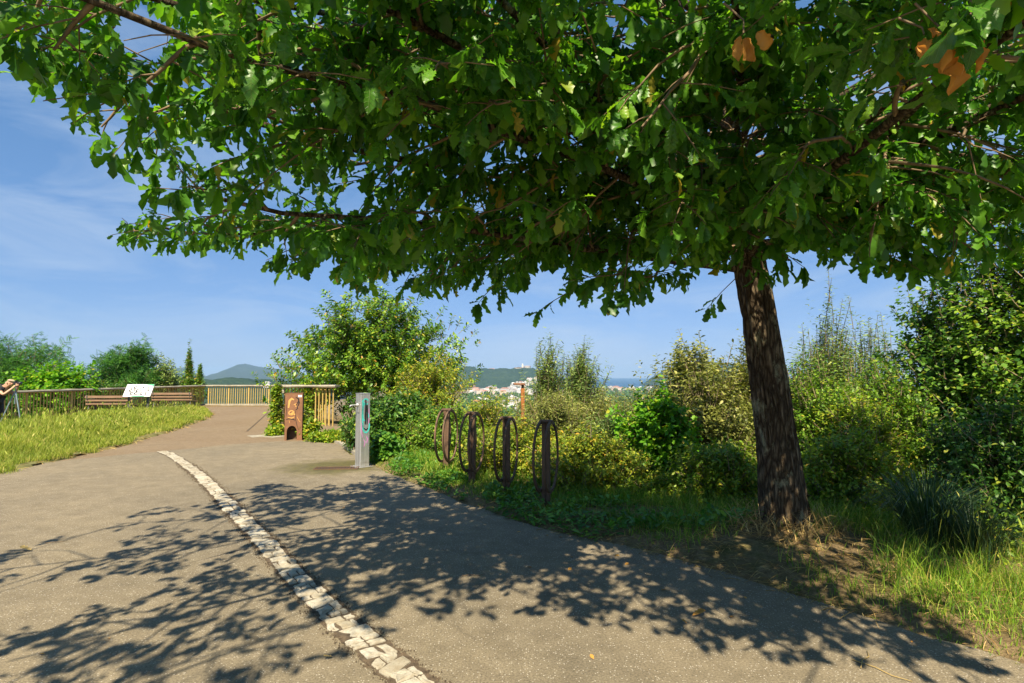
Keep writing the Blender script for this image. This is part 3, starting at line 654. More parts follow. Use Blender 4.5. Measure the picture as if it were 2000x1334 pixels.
# leaves in rosettes round the twig ends
NL = 12
n_t = len(TE); ti_ = np.repeat(np.arange(n_t), NL); kk = np.tile(np.arange(NL), n_t); nn = len(ti_)
along = np.where(kk < 6, r2.uniform(.85, 1.0, nn), r2.uniform(.25, .85, nn))
LP = TB[ti_] + (TE - TB)[ti_] * along[:, None]
td = TD[ti_]; pa = unit(np.cross(td, rdir(nn, r2))); phi = kk * 2.399 + r2.uniform(0, 6.28, n_t)[ti_]
pb = np.cross(td, pa)
LA = unit(td * r2.uniform(.2, .9, nn)[:, None] + (pa * np.cos(phi)[:, None] + pb * np.sin(phi)[:, None]) * .8)
LA = unit(LA + np.array([0, 0, -1]) * r2.uniform(.15, 1.25, nn)[:, None])
LU = unit(np.array([0, 0, 1.0]) + rdir(nn, r2) * .55 - 0.0)
LS = np.clip(r2.normal(.101, .025, nn), .05, .16)
LP = LP + LA * .012
LT = LP + LA * LS[:, None]
k = ok_pt(LT, 0) & ok_pt(LP, 0) & (r2.random(nn) < np.where(proj(LP)[1] < -80, .72, .94))
LP, LA, LU, LS, LT = LP[k], LA[k], LU[k], LS[k], LT[k]
px, py, dep = proj(LP); inf = (dep > 0.3) & (px > -60) & (px < 2060) & (py > -60) & (py < 1334)
dist = np.linalg.norm(LP - np.array([0, 0, CAM_Z]), axis=1)
order = np.argsort(np.where((dep > .3) & (px > 10) & (px < 1990) & (py > 10), dist, 1e9)); single = order[:300]
msk = np.zeros(len(LP), bool); msk[single] = True
VV = []; FF = []; o_ = 0
var = r2.integers(0, 3, len(LP))
for v in range(3):
    q = inf & ~msk & (var == v) & (dist >= 3.3)
    a, b = scatter(OAK_MID[v], LP[q] - TREE, LA[q], LU[q], LS[q]); VV.append(a); FF.append(b + o_); o_ += len(a)
    q = inf & ~msk & (var == v) & (dist < 3.3)
    a, b = scatter(OAKS[v], LP[q] - TREE, LA[q], LU[q], LS[q]); VV.append(a); FF.append(b + o_); o_ += len(a)
q = ~inf & ~msk
a, b = scatter(OAK_LO, LP[q] - TREE, LA[q], LU[q], LS[q]); VV.append(a); FF.append(b + o_)
tag(mesh_np('foliage', np.concatenate(VV), np.concatenate(FF), M['oak'], oak), kind='stuff')
lm = []
for v in range(3):
    for c in range(2):
        me_o = mesh_np('leaf', OAKS[v][0] * [1 + .15 * c, 1, 1 + .5 * c], OAKS[v][1], None or M['oak']); lm.append(me_o.data); bpy.data.objects.remove(me_o)
def oak_single_mat():
    m = M['oak'].copy(); m.name = 'oak_leaf_single'; t = m.node_tree
    g = t.nodes.new('ShaderNodeObjectInfo')
    for l in list(t.links):
        if l.from_socket.name == 'Random Per Island':
            s = l.to_socket; t.links.remove(l); t.links.new(g.outputs['Random'], s)
    for nd in t.nodes:
        if nd.type == 'TEX_NOISE':
            for l in list(nd.inputs['Vector'].links): t.links.remove(l)
            nd.inputs['Scale'].default_value = 9.0
            t.links.new([x for x in t.nodes if x.type == 'TEX_COORD'][0].outputs['Object'], nd.inputs['Vector'])
    return m
M['oak1'] = oak_single_mat()
def veins(m):
    t = m.node_tree; b = [x for x in t.nodes if x.type == 'BSDF_PRINCIPLED'][0]; src = b.inputs['Base Color'].links[0].from_socket
    sx = t.nodes.new('ShaderNodeSeparateXYZ'); t.links.new([x for x in t.nodes if x.type == 'TEX_COORD'][0].outputs['Object'], sx.inputs[0])
    ax = math_n(t, 'ABSOLUTE', sx.outputs['X']); mid = mrange(t, ax, .008, .016, 1, 0)
    sd = math_n(t, 'FRACT', math_n(t, 'MULTIPLY', math_n(t, 'SUBTRACT', sx.outputs['Y'], math_n(t, 'MULTIPLY', ax, .75)), 9.0)); sd = mrange(t, math_n(t, 'ABSOLUTE', math_n(t, 'SUBTRACT', sd, .5)), .03, .10, .7, 0)
    k = math_n(t, 'MAXIMUM', mid, sd); t.links.new(mix(t, math_n(t, 'MULTIPLY', k, .6), src, (.20, .30, .07)), b.inputs['Base Color'])
    bump(t, b, k, .5, .02)
veins(M['oak1'])
for me in lm: me.materials.clear(); me.materials.append(M['oak1'])
s_, a_, n_ = frames(LA, LU)
for i in single:
    ob = bpy.data.objects.new('leaf', lm[int(r2.integers(0, 6))]); COL.objects.link(ob); ob.parent = oak
    R = Matrix((s_[i], a_[i], n_[i])).transposed().to_4x4(); ob.matrix_local = Matrix.Translation(Vector(LP[i] - TREE)) @ R @ Matrix.Scale(float(LS[i]), 4)
# withered leaves still hanging from the twigs
def crumpled(g, k):
    nu, nv = 9, 14; u = np.linspace(-1, 1, nu); v = np.linspace(0, 1, nv); U, W_ = np.meshgrid(u, v)
    wd = np.interp(W_, [0, .1, .25, .35, .5, .6, .75, .85, .95, 1], [.02, .10, .22, .16, .28, .2, .28, .2, .12, .02]); roll = g.uniform(1.0, 2.2); an = U * roll
    X_ = np.sin(an) * wd / roll * 1.5; Z_ = (1 - np.cos(an)) * wd / roll * 1.5; Y_ = W_ + 0; bend = g.uniform(.2, .9)
    P_ = np.stack([X_, Y_ * np.cos(W_ * bend), Z_ - np.sin(W_ * bend) * W_ * .6], -1).reshape(-1, 3)
    for a_, f_ in ((.16, 4.0), (.07, 9.0)): P_ = P_ + (np.stack([fbm(P_ * f_ + k * 7 + q * 31, 2) for q in range(3)], 1) - .5) * a_
    ii = np.arange(nu * nv).reshape(nv, nu); q = np.stack([ii[:-1, :-1], ii[:-1, 1:], ii[1:, 1:], ii[1:, :-1]], -1).reshape(-1, 4)
    return P_, q
def dead_cluster(px, py, D, size, n):
    c = at(px, py, D); g = np.random.default_rng(int(px)); VV = []; FF = []; o = 0
    for i in range(n):
        ax = unit(np.array([g.normal() * .55, g.normal() * .4, -1.0]))[None]; up = unit(np.array([g.normal() * .7, -1, g.normal() * .5]))[None]
        a, b = scatter(crumpled(g, i + int(px)), (c + [g.normal() * size * .25, g.normal() * size * .15, g.random() * size * .3])[None] - TREE, ax, up, np.array([size * g.uniform(.55, 1.0)])); VV.append(a); FF.append(b + o); o += len(a)
    ob = mesh_np('dead_leaves', np.concatenate(VV), np.concatenate(FF), M['dead'], oak); tag(ob, 'withered orange brown leaves hanging in the crown'); tag(ob, kind='stuff')
    V_, F_ = np_tubes([np.array([c - TREE, c + [.01, 0.02, size * .5] - TREE, c + [-.04, .05, size * 1.2] - TREE])], [np.array([.003, .003, .004])], 4); mesh_np('twig', V_, F_, M['twig'], oak)
dead_cluster(1842, 92, 1.62, .14, 6); dead_cluster(1452, 65, 1.72, .11, 3); dead_cluster(1805, 68, 1.65, .07, 2); dead_cluster(1965, -5, 1.6, .09, 2)

# ------------------------------------------------------------------ shrubs and trees
def shrub(name, label, cat, c, half, depth, ztop, mat, tmpl, lsize, nsh, nlv, slen=0.45, upw=0.6, droop=0.15, zbase=None, gap=0.42, seed=1, group=None, lumps=0.62, stems=7, taper=0.0, stem_r=0.02):
    g = np.random.default_rng(seed); x, y = c; zg = float(tz([x], [y])[0]) if zbase is None else zbase
    H = ztop - zg; cz = zg + H * 0.48
    root = empty(name, (x, y, zg), 0, label, cat, group)
    nsh = int(nsh * 1.6); u = rdir(nsh * 3, g); u[:, 2] = np.where(u[:, 2] < -.75, -u[:, 2], u[:, 2])
    rad = 1.04 + lumps * 1.7 * (fbm(u * 2.1 + seed * 3.7, 2) - .5) + .16 * (vnoise(u * 6 + seed) - .5)
    rho = g.random(len(u)) ** .42; far_ = g.random(len(u)) < .10; rho = np.where(far_, g.uniform(.98, 1.22, len(u)), rho)
    ext = np.array([half, depth, H * .52])
    sh = 1.0
    if taper: sh = (1 - taper * np.clip((u[:, 2] * rho + .1), 0, 1))[:, None] * np.array([[1, 1, 0]]) + np.array([[0, 0, 1]])
    tip = u * ext * sh * (rad * rho)[:, None] + np.array([x, y, cz])
    n3 = fbm(tip * (1.5 / max(.6, half)) * 2.2 + seed * 11, 3); keep = (n3 > gap * (0.3 + .6 * rho)) & (tip[:, 2] > zg + .05)
    tip = tip[keep][:nsh]; u = u[keep][:nsh]; rho = rho[keep][:nsh]; n = len(tip)
    sd = unit(u * np.array([.9, .9, .5]) + np.array([0, 0, upw]) + rdir(n, g) * .45)
    sl = slen * g.uniform(.55, 1.25, n)
    i = np.repeat(np.arange(n), nlv); k = np.tile(np.arange(nlv), n); f = 1 - (k + g.random(len(k)) * .6) / nlv * .95
    P = tip[i] - sd[i] * (sl[i] * (1 - f))[:, None] + rdir(len(i), g) * .02
    ph = k * 2.399 + g.uniform(0, 6.28, n)[i]; pa = unit(np.cross(sd, rdir(n, g)))[i]; pb = np.cross(sd[i], pa)
    A = unit(sd[i] * .55 + (pa * np.cos(ph)[:, None] + pb * np.sin(ph)[:, None]) * .9 + np.array([0, 0, -droop]))
    U = unit(np.array([0, 0, 1.]) + rdir(len(i), g) * .6)
    S = lsize * g.uniform(.6, 1.25, len(i))
    o3 = np.array([x, y, zg])
    V_, F_ = scatter(tmpl, P - o3, A, U, S); tag(mesh_np('foliage', V_, F_, mat, root), kind='stuff')
    # shoots, and the main stems from the foot
    paths = [np.array([tip[j] - sd[j] * sl[j] * 1.3, tip[j]]) - o3 for j in range(0, n, 2)]; rads = [np.array([.006, .002]) * (1 + lsize * 6)] * len(paths)
    V_, F_ = np_tubes(paths, rads, 3); tag(mesh_np('shoots', V_, F_, M['stem'], root), kind='stuff')
    for j in g.choice(n, min(stems, n), replace=False):
        a = np.array([x + g.normal() * half * .18, y + g.normal() * depth * .18, zg - .1]); b = tip[j] - sd[j] * sl[j] * .6; m_ = (a + b) / 2 + np.array([(b - a)[0] * -.18, (b - a)[1] * -.18, (b - a)[2] * .12]) + g.normal(size=3) * .06
        V_, F_ = np_tubes([np.array([a, (a + m_) / 2 + g.normal(size=3) * .02, m_, (m_ + b) / 2 + g.normal(size=3) * .04, b]) - o3], [np.array([1, .85, .65, .45, .25]) * stem_r], 6); mesh_np('stem', V_, F_, M['stem'], root)
    return root
def by(px, top, d): p = at(px, top, d); return (p[0], d), p[2]
def S(name, label, cat, px, top, d, halfpx, depth, mat, tmpl, ls, nsh, nlv, **kw):
    c, zt = by(px, top, d); return shrub(name, label, cat, c, halfpx / F * d, depth, zt, M[mat], tmpl, ls, nsh, nlv, **kw)

S('shrub', 'tall rounded evergreen shrub with glossy leaves behind the ochre fence and fountain', 'shrub', 722, 592, 20.0, 162, 2.0, 'arbutus', SIMPLE, .15, 1500, 15, slen=.42, upw=.7, seed=2, gap=.40, stems=12)
S('shrub', 'yellowing shrub at the right shoulder of the tall evergreen shrub', 'shrub', 838, 690, 16.4, 76, 1.2, 'yellowgreen', SIMPLE, .085, 620, 13, slen=.4, upw=.9, seed=3, gap=.40)
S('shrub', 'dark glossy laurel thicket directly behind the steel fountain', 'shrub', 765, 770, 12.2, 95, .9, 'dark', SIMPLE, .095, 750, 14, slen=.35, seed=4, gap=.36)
S('shrub', 'green bramble shrub behind the leftmost bicycle rack', 'shrub', 865, 795, 11.6, 75, .9, 'mid', SIMPLE, .07, 750, 13, slen=.35, seed=5, gap=.36)
S('shrub', 'thin yellow leafed shrub below the view of the town', 'shrub', 945, 768, 12.6, 72, .9, 'yellowgreen', SIMPLE, .065, 560, 12, slen=.4, upw=1.0, seed=6, gap=.42)
S('shrub', 'yellow green bramble mound between the two right bicycle racks', 'shrub', 1010, 832, 9.0, 100, .7, 'yellowgreen', SIMPLE, .06, 900, 13, slen=.3, seed=7, gap=.34)
S('shrub', 'golden bramble mound right of the rightmost bicycle rack', 'shrub', 1155, 845, 7.8, 115, .6, 'yellowgreen', SIMPLE, .055, 900, 13, slen=.28, seed=8, gap=.32)
S('shrub', 'olive sallow bush right behind the rusty lamp post', 'shrub', 1085, 772, 9.6, 70, .7, 'willow', NARROW, .075, 850, 15, slen=.42, upw=1.0, seed=51, gap=.34)
S('shrub', 'grey olive sallow bush between the bramble mounds and the bright maple', 'shrub', 1195, 800, 9.0, 85, .6, 'willowgreen', NARROW, .075, 850, 15, slen=.42, upw=1.0, seed=52, gap=.34)
S('shrub', 'pale olive sallow bush with bare stems right of the bright maple', 'shrub', 1385, 735, 8.7, 100, .6, 'willow', SIMPLE, .065, 1000, 14, slen=.42, upw=.9, seed=53, gap=.38, stems=14)
S('shrub', 'sunlit green bush filling the gap just right of the oak trunk', 'shrub', 1590, 735, 8.3, 85, .6, 'mid', SIMPLE, .06, 950, 14, slen=.38, upw=.9, seed=54, gap=.36)
S('shrub', 'lime green bush between oak trunk and dark hazel tree', 'shrub', 1680, 790, 7.6, 85, .55, 'ivy', SIMPLE, .058, 950, 13, slen=.36, upw=.8, seed=55, gap=.36)
S('shrub', 'low lime bramble in front of the bright maple by the grass edge', 'shrub', 1290, 925, 7.3, 95, .4, 'ivy', SIMPLE, .05, 520, 12, slen=.22, seed=56, gap=.34)
S('tree', 'young grey green willow, left peak of the pair beside the sea view', 'tree', 1068, 690, 13.5, 56, .8, 'willowgreen', NARROW, .10, 520, 16, slen=.55, upw=1.5, seed=9, gap=.36, taper=.30)
S('tree', 'young grey green willow, right peak of the pair beside the sea view', 'tree', 1135, 688, 13.2, 74, .9, 'willowgreen', NARROW, .10, 760, 16, slen=.55, upw=1.5, seed=10, gap=.36, taper=.38)
S('shrub', 'olive grey sallow thicket in front of the willow pair', 'shrub', 1140, 770, 11.6, 115, .9, 'willow', NARROW, .085, 1300, 15, slen=.45, upw=1.0, seed=11, gap=.34)
S('shrub', 'dull olive shrub with bare twigs just below the strip of sea', 'shrub', 1232, 782, 11.2, 64, .8, 'willow', NARROW, .08, 640, 14, slen=.4, upw=.9, seed=12, gap=.36)
S('shrub', 'bright green young maple shrub between bicycle racks and oak trunk', 'shrub', 1285, 772, 8.2, 70, .5, 'maple', LOBED, .085, 520, 11, slen=.34, upw=.5, seed=13, gap=.40, stems=5)
S('tree', 'olive leaved sallow tree with feathery top left of the oak trunk', 'tree', 1355, 655, 10.4, 100, .9, 'willow', SIMPLE, .085, 1050, 14, slen=.45, upw=1.1, seed=14, gap=.40, stems=11)
S('shrub', 'pale sallow shrub touching the left side of the oak trunk', 'shrub', 1440, 690, 10.8, 60, .8, 'willow', SIMPLE, .08, 700, 14, slen=.45, upw=1.1, seed=15, gap=.38)
S('shrub', 'low mixed green bushes at the left foot of the oak', 'shrub', 1410, 865, 6.9, 95, .4, 'ivy', SIMPLE, .055, 800, 13, slen=.26, seed=16, gap=.34)
S('tree', 'upright willow with many spiky shoots right of the oak trunk', 'tree', 1610, 652, 10.2, 98, .9, 'willowgreen', NARROW, .09, 980, 16, slen=.6, upw=1.8, seed=17, gap=.34, taper=.3)
S('tree', 'slimmer willow standing between the spiky willow and the dark hazel', 'tree', 1695, 664, 11.0, 88, .9, 'willowgreen', NARROW, .09, 700, 15, slen=.6, upw=1.6, seed=18, gap=.36, taper=.3)
S('shrub', 'yellow green bramble at the right foot of the oak trunk', 'shrub', 1645, 850, 6.5, 100, .4, 'ivy', SIMPLE, .055, 950, 13, slen=.26, seed=19, gap=.34)
S('shrub', 'mid green shrub behind the grass tussock', 'shrub', 1725, 735, 8.4, 105, .8, 'mid', SIMPLE, .062, 1000, 13, slen=.34, seed=20, gap=.36)
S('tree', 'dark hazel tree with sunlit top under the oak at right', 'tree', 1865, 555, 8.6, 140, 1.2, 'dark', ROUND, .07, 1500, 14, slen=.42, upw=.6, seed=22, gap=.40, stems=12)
S('tree', 'tall bushy tree filling the right edge with yellow green tips', 'tree', 2060, 420, 8.0, 190, 1.4, 'mid', ROUND, .075, 1900, 14, slen=.45, upw=.6, seed=23, gap=.40, stems=12)
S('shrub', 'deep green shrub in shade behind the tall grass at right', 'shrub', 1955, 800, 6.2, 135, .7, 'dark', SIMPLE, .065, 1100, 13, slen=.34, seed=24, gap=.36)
S('tree', 'broad dark robinia tree behind the photographer at far left', 'tree', 20, 668, 24.5, 135, 1.8, 'robinia', PINN, .30, 750, 8, slen=.7, upw=.5, seed=31, droop=.3, gap=.36, lumps=.55)
S('shrub', 'bright lime shrub leaning on the far left fence', 'shrub', 125, 716, 22.0, 78, 1.0, 'maple', ROUND, .13, 520, 12, slen=.45, seed=32, gap=.38)
S('tree', 'feathery robinia tree with drooping sprays behind the information board', 'tree', 248, 672, 27.5, 66, 1.4, 'robinia', PINN, .34, 420, 8, slen=.8, upw=.5, seed=33, droop=.3, gap=.42, lumps=.6)
S('tree', 'grey leaved bushy tree right of the feathery robinia', 'tree', 312, 706, 28.5, 48, 1.0, 'willowgreen', SIMPLE, .14, 420, 11, slen=.5, upw=.8, seed=34, gap=.40)
S('conifer', 'pointed yellowish conifer above the fence corner, taller of two', 'tree', 370, 692, 31.5, 22, .5, 'arbutus', SIMPLE, .13, 260, 12, slen=.5, upw=1.6, seed=35, gap=.30, taper=.9, stems=2)
S('conifer', 'shorter pointed conifer close beside the taller one by the fence corner', 'tree', 391, 715, 31.5, 17, .4, 'arbutus', SIMPLE, .12, 200, 12, slen=.45, upw=1.6, seed=36, gap=.30, taper=.9, stems=2)
S('shrub', 'low dark shrub between lime shrub and feathery robinia', 'shrub', 195, 742, 24.5, 62, .9, 'dark', SIMPLE, .12, 420, 11, slen=.4, seed=37, gap=.36)
# creepers
S('ivy', 'yellow green creeper climbing the left end of the near fence', 'ivy', 541, 752, 17.6, 9, .25, 'ivy', ROUND, .085, 260, 12, slen=.22, seed=41, gap=.2, zbase=-.05, stems=2, lumps=.2)
S('ivy', 'leafy creeper on the fence between litter bin and open bars', 'ivy', 603, 752, 17.75, 9, .16, 'ivy', ROUND, .085, 240, 12, slen=.22, seed=42, gap=.2, zbase=-.05, stems=2, lumps=.2)
S('weed', 'low yellowish weeds left of the rusty litter bin', 'weed', 540, 832, 15.0, 20, .3, 'ivy', SIMPLE, .10, 120, 11, slen=.2, seed=43, gap=.2, zbase=-.03, stems=2)
S('weed', 'leafy weed clump growing against the litter bin right side', 'weed', 600, 815, 14.1, 24, .28, 'ivy', SIMPLE, .11, 170, 11, slen=.24, seed=44, gap=.2, zbase=-.03, stems=3)
S('weed', 'low green weeds along the fence foot before the fountain', 'weed', 650, 842, 13.6, 42, .4, 'ivy', SIMPLE, .09, 300, 11, slen=.2, seed=45, gap=.2, zbase=-.03, stems=3)
S('weed', 'fresh nettle like weeds right of the fountain', 'weed', 755, 850, 10.6, 34, .4, 'weed', LOBED, .10, 220, 10, slen=.26, seed=46, gap=.25, zbase=-.05, stems=4)

# undergrowth on the slope
g = np.random.default_rng(77)
n = 120000; ux = g.uniform(-5.5, 10, n); uy = g.uniform(1.5, 21, n); P2 = np.stack([ux, uy], 1)
dpl = sdist(P2, plateau); k = (dpl > -.05) & (dpl < 7.0) & (fbm(np.stack([ux, uy, ux * 0], 1) * 1.4, 3) > .36); P2 = P2[k][:52000]; dpl = dpl[k][:52000]
uz = tz(P2[:, 0], P2[:, 1]) + g.random(len(P2)) ** 1.3 * np.clip(.10 + dpl * .32, .08, .65)
V_, F_ = scatter(SIMPLE, np.column_stack([P2, uz]), unit(rdir(len(P2), g) * [1, 1, .5] + [0, 0, .15]), unit(np.array([0, 0, 1.]) + rdir(len(P2), g) * .6), .055 * g.uniform(.6, 1.4, len(P2)))
tag(mesh_np('undergrowth', V_, F_, M['ivy']), kind='stuff')

# ------------------------------------------------------------------ grass
def blades(name, P, H, W, bend, mat, g, parent=None):
    n = len(P); yaw = g.uniform(0, 2 * PI, n); s = np.stack([np.cos(yaw), np.sin(yaw), 0 * yaw], 1); by_ = g.uniform(0, 2 * PI, n); bd = np.stack([np.cos(by_), np.sin(by_), 0 * by_], 1) * bend[:, None]
    rows = ((0, 1.0), (.38, .85), (.72, .6)); V = []
    for f, wd in rows:
        c = P + np.array([0, 0, 1.]) * (H * f * (1 - .18 * bend * f))[:, None] + bd * (H * f * f)[:, None]
        V += [c - s * (W * wd * .5)[:, None], c + s * (W * wd * .5)[:, None]]
    V.append(P + np.array([0, 0, 1.]) * (H * (1 - .35 * bend))[:, None] + bd * H[:, None])
    V = np.stack(V, 1); Fc = np.array([(0, 1, 3), (0, 3, 2), (2, 3, 5), (2, 5, 4), (4, 5, 6)])
    return tag(mesh_np(name, V.reshape(-1, 3), (Fc[None] + (np.arange(n) * 7)[:, None, None]).reshape(-1, 3), mat, parent), kind='stuff')
g = np.random.default_rng(5)
n = 330000; x = g.uniform(-14.5, -7.7, n); y = g.uniform(7.6, 26.3, n); d = -sdist(np.stack([x, y], 1), lawn_poly) + (vnoise(np.stack([x * 2.5, y * 2.5, x * 0], 1)) - .5) * .45
cl = fbm(np.stack([x * 1.1, y * 1.1, x * 0 + 4], 1), 3)
k = (d > 0) & (g.random(n) < np.clip(1.25 - y / 34, .35, 1)); x, y, d, cl = x[k], y[k], d[k], cl[k]
P = np.column_stack([x, y, lawn_z(x, y) - .02]); H = (.13 + .23 * smooth(d, 0, 1.2)) * g.uniform(.55, 1.2, len(x)) * (.65 + .75 * cl)
blades('meadow_grass', P, H, g.uniform(.005, .010, len(x)) * np.clip(y / 11, 1, 1.7), g.uniform(.1, .75, len(x)), M['meadow'], g)
# tall seed stalks over the meadow
k = g.choice(len(P), 2600, replace=False); k = k[d[k] > .25]; Pk = P[k]; Hk = H[k] * 1.15 + .08
lean = rdir(len(k), g) * [.28, .28, 0]; top = Pk + lean * Hk[:, None] + np.array([0, 0, 1.]) * Hk[:, None]
HEAD = leaf_shape([0, .12, .10, 0], .3, .1)
V1, F1 = scatter(HEAD, top - (top - Pk) * .12, unit(top - Pk + lean * .6), unit(rdir(len(k), g)), np.full(len(k), .10), np.full(len(k), .09))
st = np.stack([Pk - [.002, 0, 0], Pk + [.003, 0, 0], top], 1).reshape(-1, 3); F2 = np.arange(len(k) * 3).reshape(-1, 3) + len(V1)
tag(mesh_np('seed_stalks', np.concatenate([V1, st]), np.concatenate([F1, F2]), M['meadow']), kind='stuff')
# dry mown edge along the lawn
n = 14000; x = g.uniform(-14.2, -7.2, n); y = g.uniform(7.0, 24, n); d = sdist(np.stack([x, y], 1), lawn_poly) + (vnoise(np.stack([x * 3, y * 3, x * 0], 1)) - .5) * .25
k = (np.abs(d) < .16); x, y = x[k], y[k]
V_, F_ = scatter(NARROW, np.column_stack([x, y, np.full(len(x), .012) + g.random(len(x)) * .03]), unit(rdir(len(x), g) * [1, 1, .12]), unit(np.array([0, 0, 1.]) + rdir(len(x), g) * .3), g.uniform(.08, .22, len(x)), np.full(len(x), .05))
tag(mesh_np('dry_grass', V_, F_, M['straw']), kind='stuff')

# verge
n = 420000; x = g.uniform(-4.6, 7.5, n); y = g.uniform(1.2, 16.0, n); P2 = np.stack([x, y], 1); dp = sdist(P2, path_poly); dq = sdist(P2, plateau)
dz = np.hypot(x - TREE[0] - .05, y - TREE[1] + .35); bare = fbm(np.stack([x * 1.3, y * 1.3, x * 0 + 2], 1), 3)
dens = np.where(dp < .25, .55, 1.0) * np.clip((dz - .35) / .8, .08, 1) * smooth(bare, .34, .52)
dens = dens * np.where((x > 1.2) & (x < 3.6) & (y < 5.6), .8, 1.0)
k = (dp > -.02 + (vnoise(np.column_stack([x * 6, y * 6, x * 0])) - .5) * .14) & (dq < .8) & (sdist(P2, plaza_poly) > .05) & (g.random(n) < dens * np.clip(1.25 - y / 18, .4, 1)); x, y, dp = x[k], y[k], dp[k]
P = np.column_stack([x, y, tz(x, y) - .012]); tall = fbm(np.column_stack([x * .9, y * .9, x * 0 + 8]), 2)
H = (.05 + .15 * smooth(dp, .05, .8)) * g.uniform(.5, 1.3, len(x)) * (.5 + tall) * np.where((x > 2.9) & (y < 4.6), 1.0, 1.0)
blades('grass', P, H, g.uniform(.0035, .0075, len(x)) * np.clip(y / 6, 1, 2.2), g.uniform(.15, .95, len(x)), M['verge'], g)
# straw and dead stems lying about the oak's foot and the verge
n = 34000; x = g.uniform(-.5, 6.0, n); y = g.uniform(2.0, 8.5, n); P2 = np.stack([x, y], 1); dp = sdist(P2, path_poly); dz = np.hypot(x - TREE[0] - .1, y - TREE[1] + .25)
k = (dp > -.10) & (sdist(P2, plateau) < .5) & (g.random(n) < np.clip(1.25 - dz / 2.2, .10, .95)) & (fbm(np.column_stack([x * 2, y * 2, x * 0 + 5]), 2) > .36); x, y, dp, dz = x[k], y[k], dp[k], dz[k]
zz = np.maximum(tz(x, y), np.where(dp < 0.02, .004, -1)) + .006 + g.random(len(x)) ** 2 * .06
A = unit(np.column_stack([g.normal(size=len(x)), g.normal(size=len(x)) * .7, g.normal(size=len(x)) * .14]))
V_, F_ = scatter(NARROW, np.column_stack([x, y, zz]), A, unit(np.array([0, 0, 1.]) + rdir(len(x), g) * .4), g.uniform(.04, .20, len(x)) * (.6 + .4 * g.random(len(x))), np.full(len(x), .016))
tag(mesh_np('straw', V_, F_, M['straw']), kind='stuff')
# dry tufts round the trunk's foot
n = 380; a = g.uniform(0, 2 * PI, n); r = g.uniform(.24, .52, n); x = TREE[0] + np.cos(a) * r; y = TREE[1] + np.sin(a) * r
blades('dry_tufts', np.column_stack([x, y, tz(x, y)]), g.uniform(.06, .30, n), g.uniform(.004, .008, n), g.uniform(.4, 1.3, n), M['straw'], g)
# broad weeds round the bicycle racks
n = 26000; x = g.uniform(-2.6, 2.6, n); y = g.uniform(5.4, 11, n); P2 = np.stack([x, y], 1); dp = sdist(P2, path_poly)
k = (dp > 0.0) & (dp < 1.3) & (fbm(np.column_stack([x * 2.2, y * 2.2, x * 0 + 6]), 2) > .44); x, y, dp = x[k], y[k], dp[k]
V_, F_ = scatter(SIMPLE, np.column_stack([x, y, tz(x, y) + g.random(len(x)) * .10]), unit(rdir(len(x), g) * [1, 1, .4] + [0, 0, .35]), unit(np.array([0, 0, 1.]) + rdir(len(x), g) * .5), g.uniform(.035, .10, len(x)))
tag(mesh_np('weeds', V_, F_, M['weed']), kind='stuff')
# grass tussock
def tussock(px, py, n, hh, label, seed):
    c = G(px, py, -.1); gg = np.random.default_rng(seed); z0 = float(tz([c[0]], [c[1]])[0]); root = empty('grass_tussock', (c[0], c[1], z0), 0, label, 'grass')
    a = gg.uniform(0, 2 * PI, n); r = gg.random(n) * .2; P = np.column_stack([np.cos(a) * r, np.sin(a) * r, 0 * a]); Vs = []; out_d = np.column_stack([np.cos(a), np.sin(a), 0 * a]); Hh = hh * gg.uniform(.6, 1.15, n); sp = gg.uniform(.15, .95, n); sd = np.column_stack([-np.sin(a), np.cos(a), 0 * a])
    for f, wd in ((0, 1), (.3, 1), (.6, .8), (.85, .5)):
        c_ = P + out_d * (Hh * sp * f ** 1.7)[:, None] + np.array([0, 0, 1.]) * (Hh * (f - .45 * sp * f ** 3))[:, None]; Vs += [c_ - sd * .0042 * wd, c_ + sd * .0042 * wd]
    Vs.append(P + out_d * (Hh * sp * 1.15)[:, None] + np.array([0, 0, 1.]) * (Hh * (1 - .62 * sp))[:, None])
    Fc = np.array([(0, 1, 3), (0, 3, 2), (2, 3, 5), (2, 5, 4), (4, 5, 7), (4, 7, 6), (6, 7, 8)])
    tag(mesh_np('blades', np.stack(Vs, 1).reshape(-1, 3), (Fc[None] + (np.arange(n) * 9)[:, None, None]).reshape(-1, 3), M['tussock'], root), kind='stuff')
tussock(1818, 1095, 620, .74, 'large blue green grass tussock before the dark shrubs', 3)
tussock(1905, 1120, 300, .55, 'smaller grass tussock at the right of the large one', 4)
# a few tall seeding grasses at the right border
n = 240; x = g.uniform(3.2, 4.9, n); y = g.uniform(3.0, 4.9, n); k = sdist(np.stack([x, y], 1), path_poly) > .25; x, y = x[k], y[k]
P = np.column_stack([x, y, tz(x, y)]); Hk = g.uniform(.3, .62, len(x)); lean = rdir(len(x), g) * [.3, .3, 0]; top = P + lean * Hk[:, None] + np.array([0, 0, 1.]) * Hk[:, None]
V1, F1 = scatter(HEAD, top, unit(top - P + lean), unit(rdir(len(x), g)), np.full(len(x), .08), np.full(len(x), .05)); st = np.stack([P - [.0015, 0, 0], P + [.0015, 0, 0], top], 1).reshape(-1, 3)
tag(mesh_np('seeding_grass', np.concatenate([V1, st]), np.concatenate([F1, np.arange(len(x) * 3).reshape(-1, 3) + len(V1)]), M['meadow']), kind='stuff')

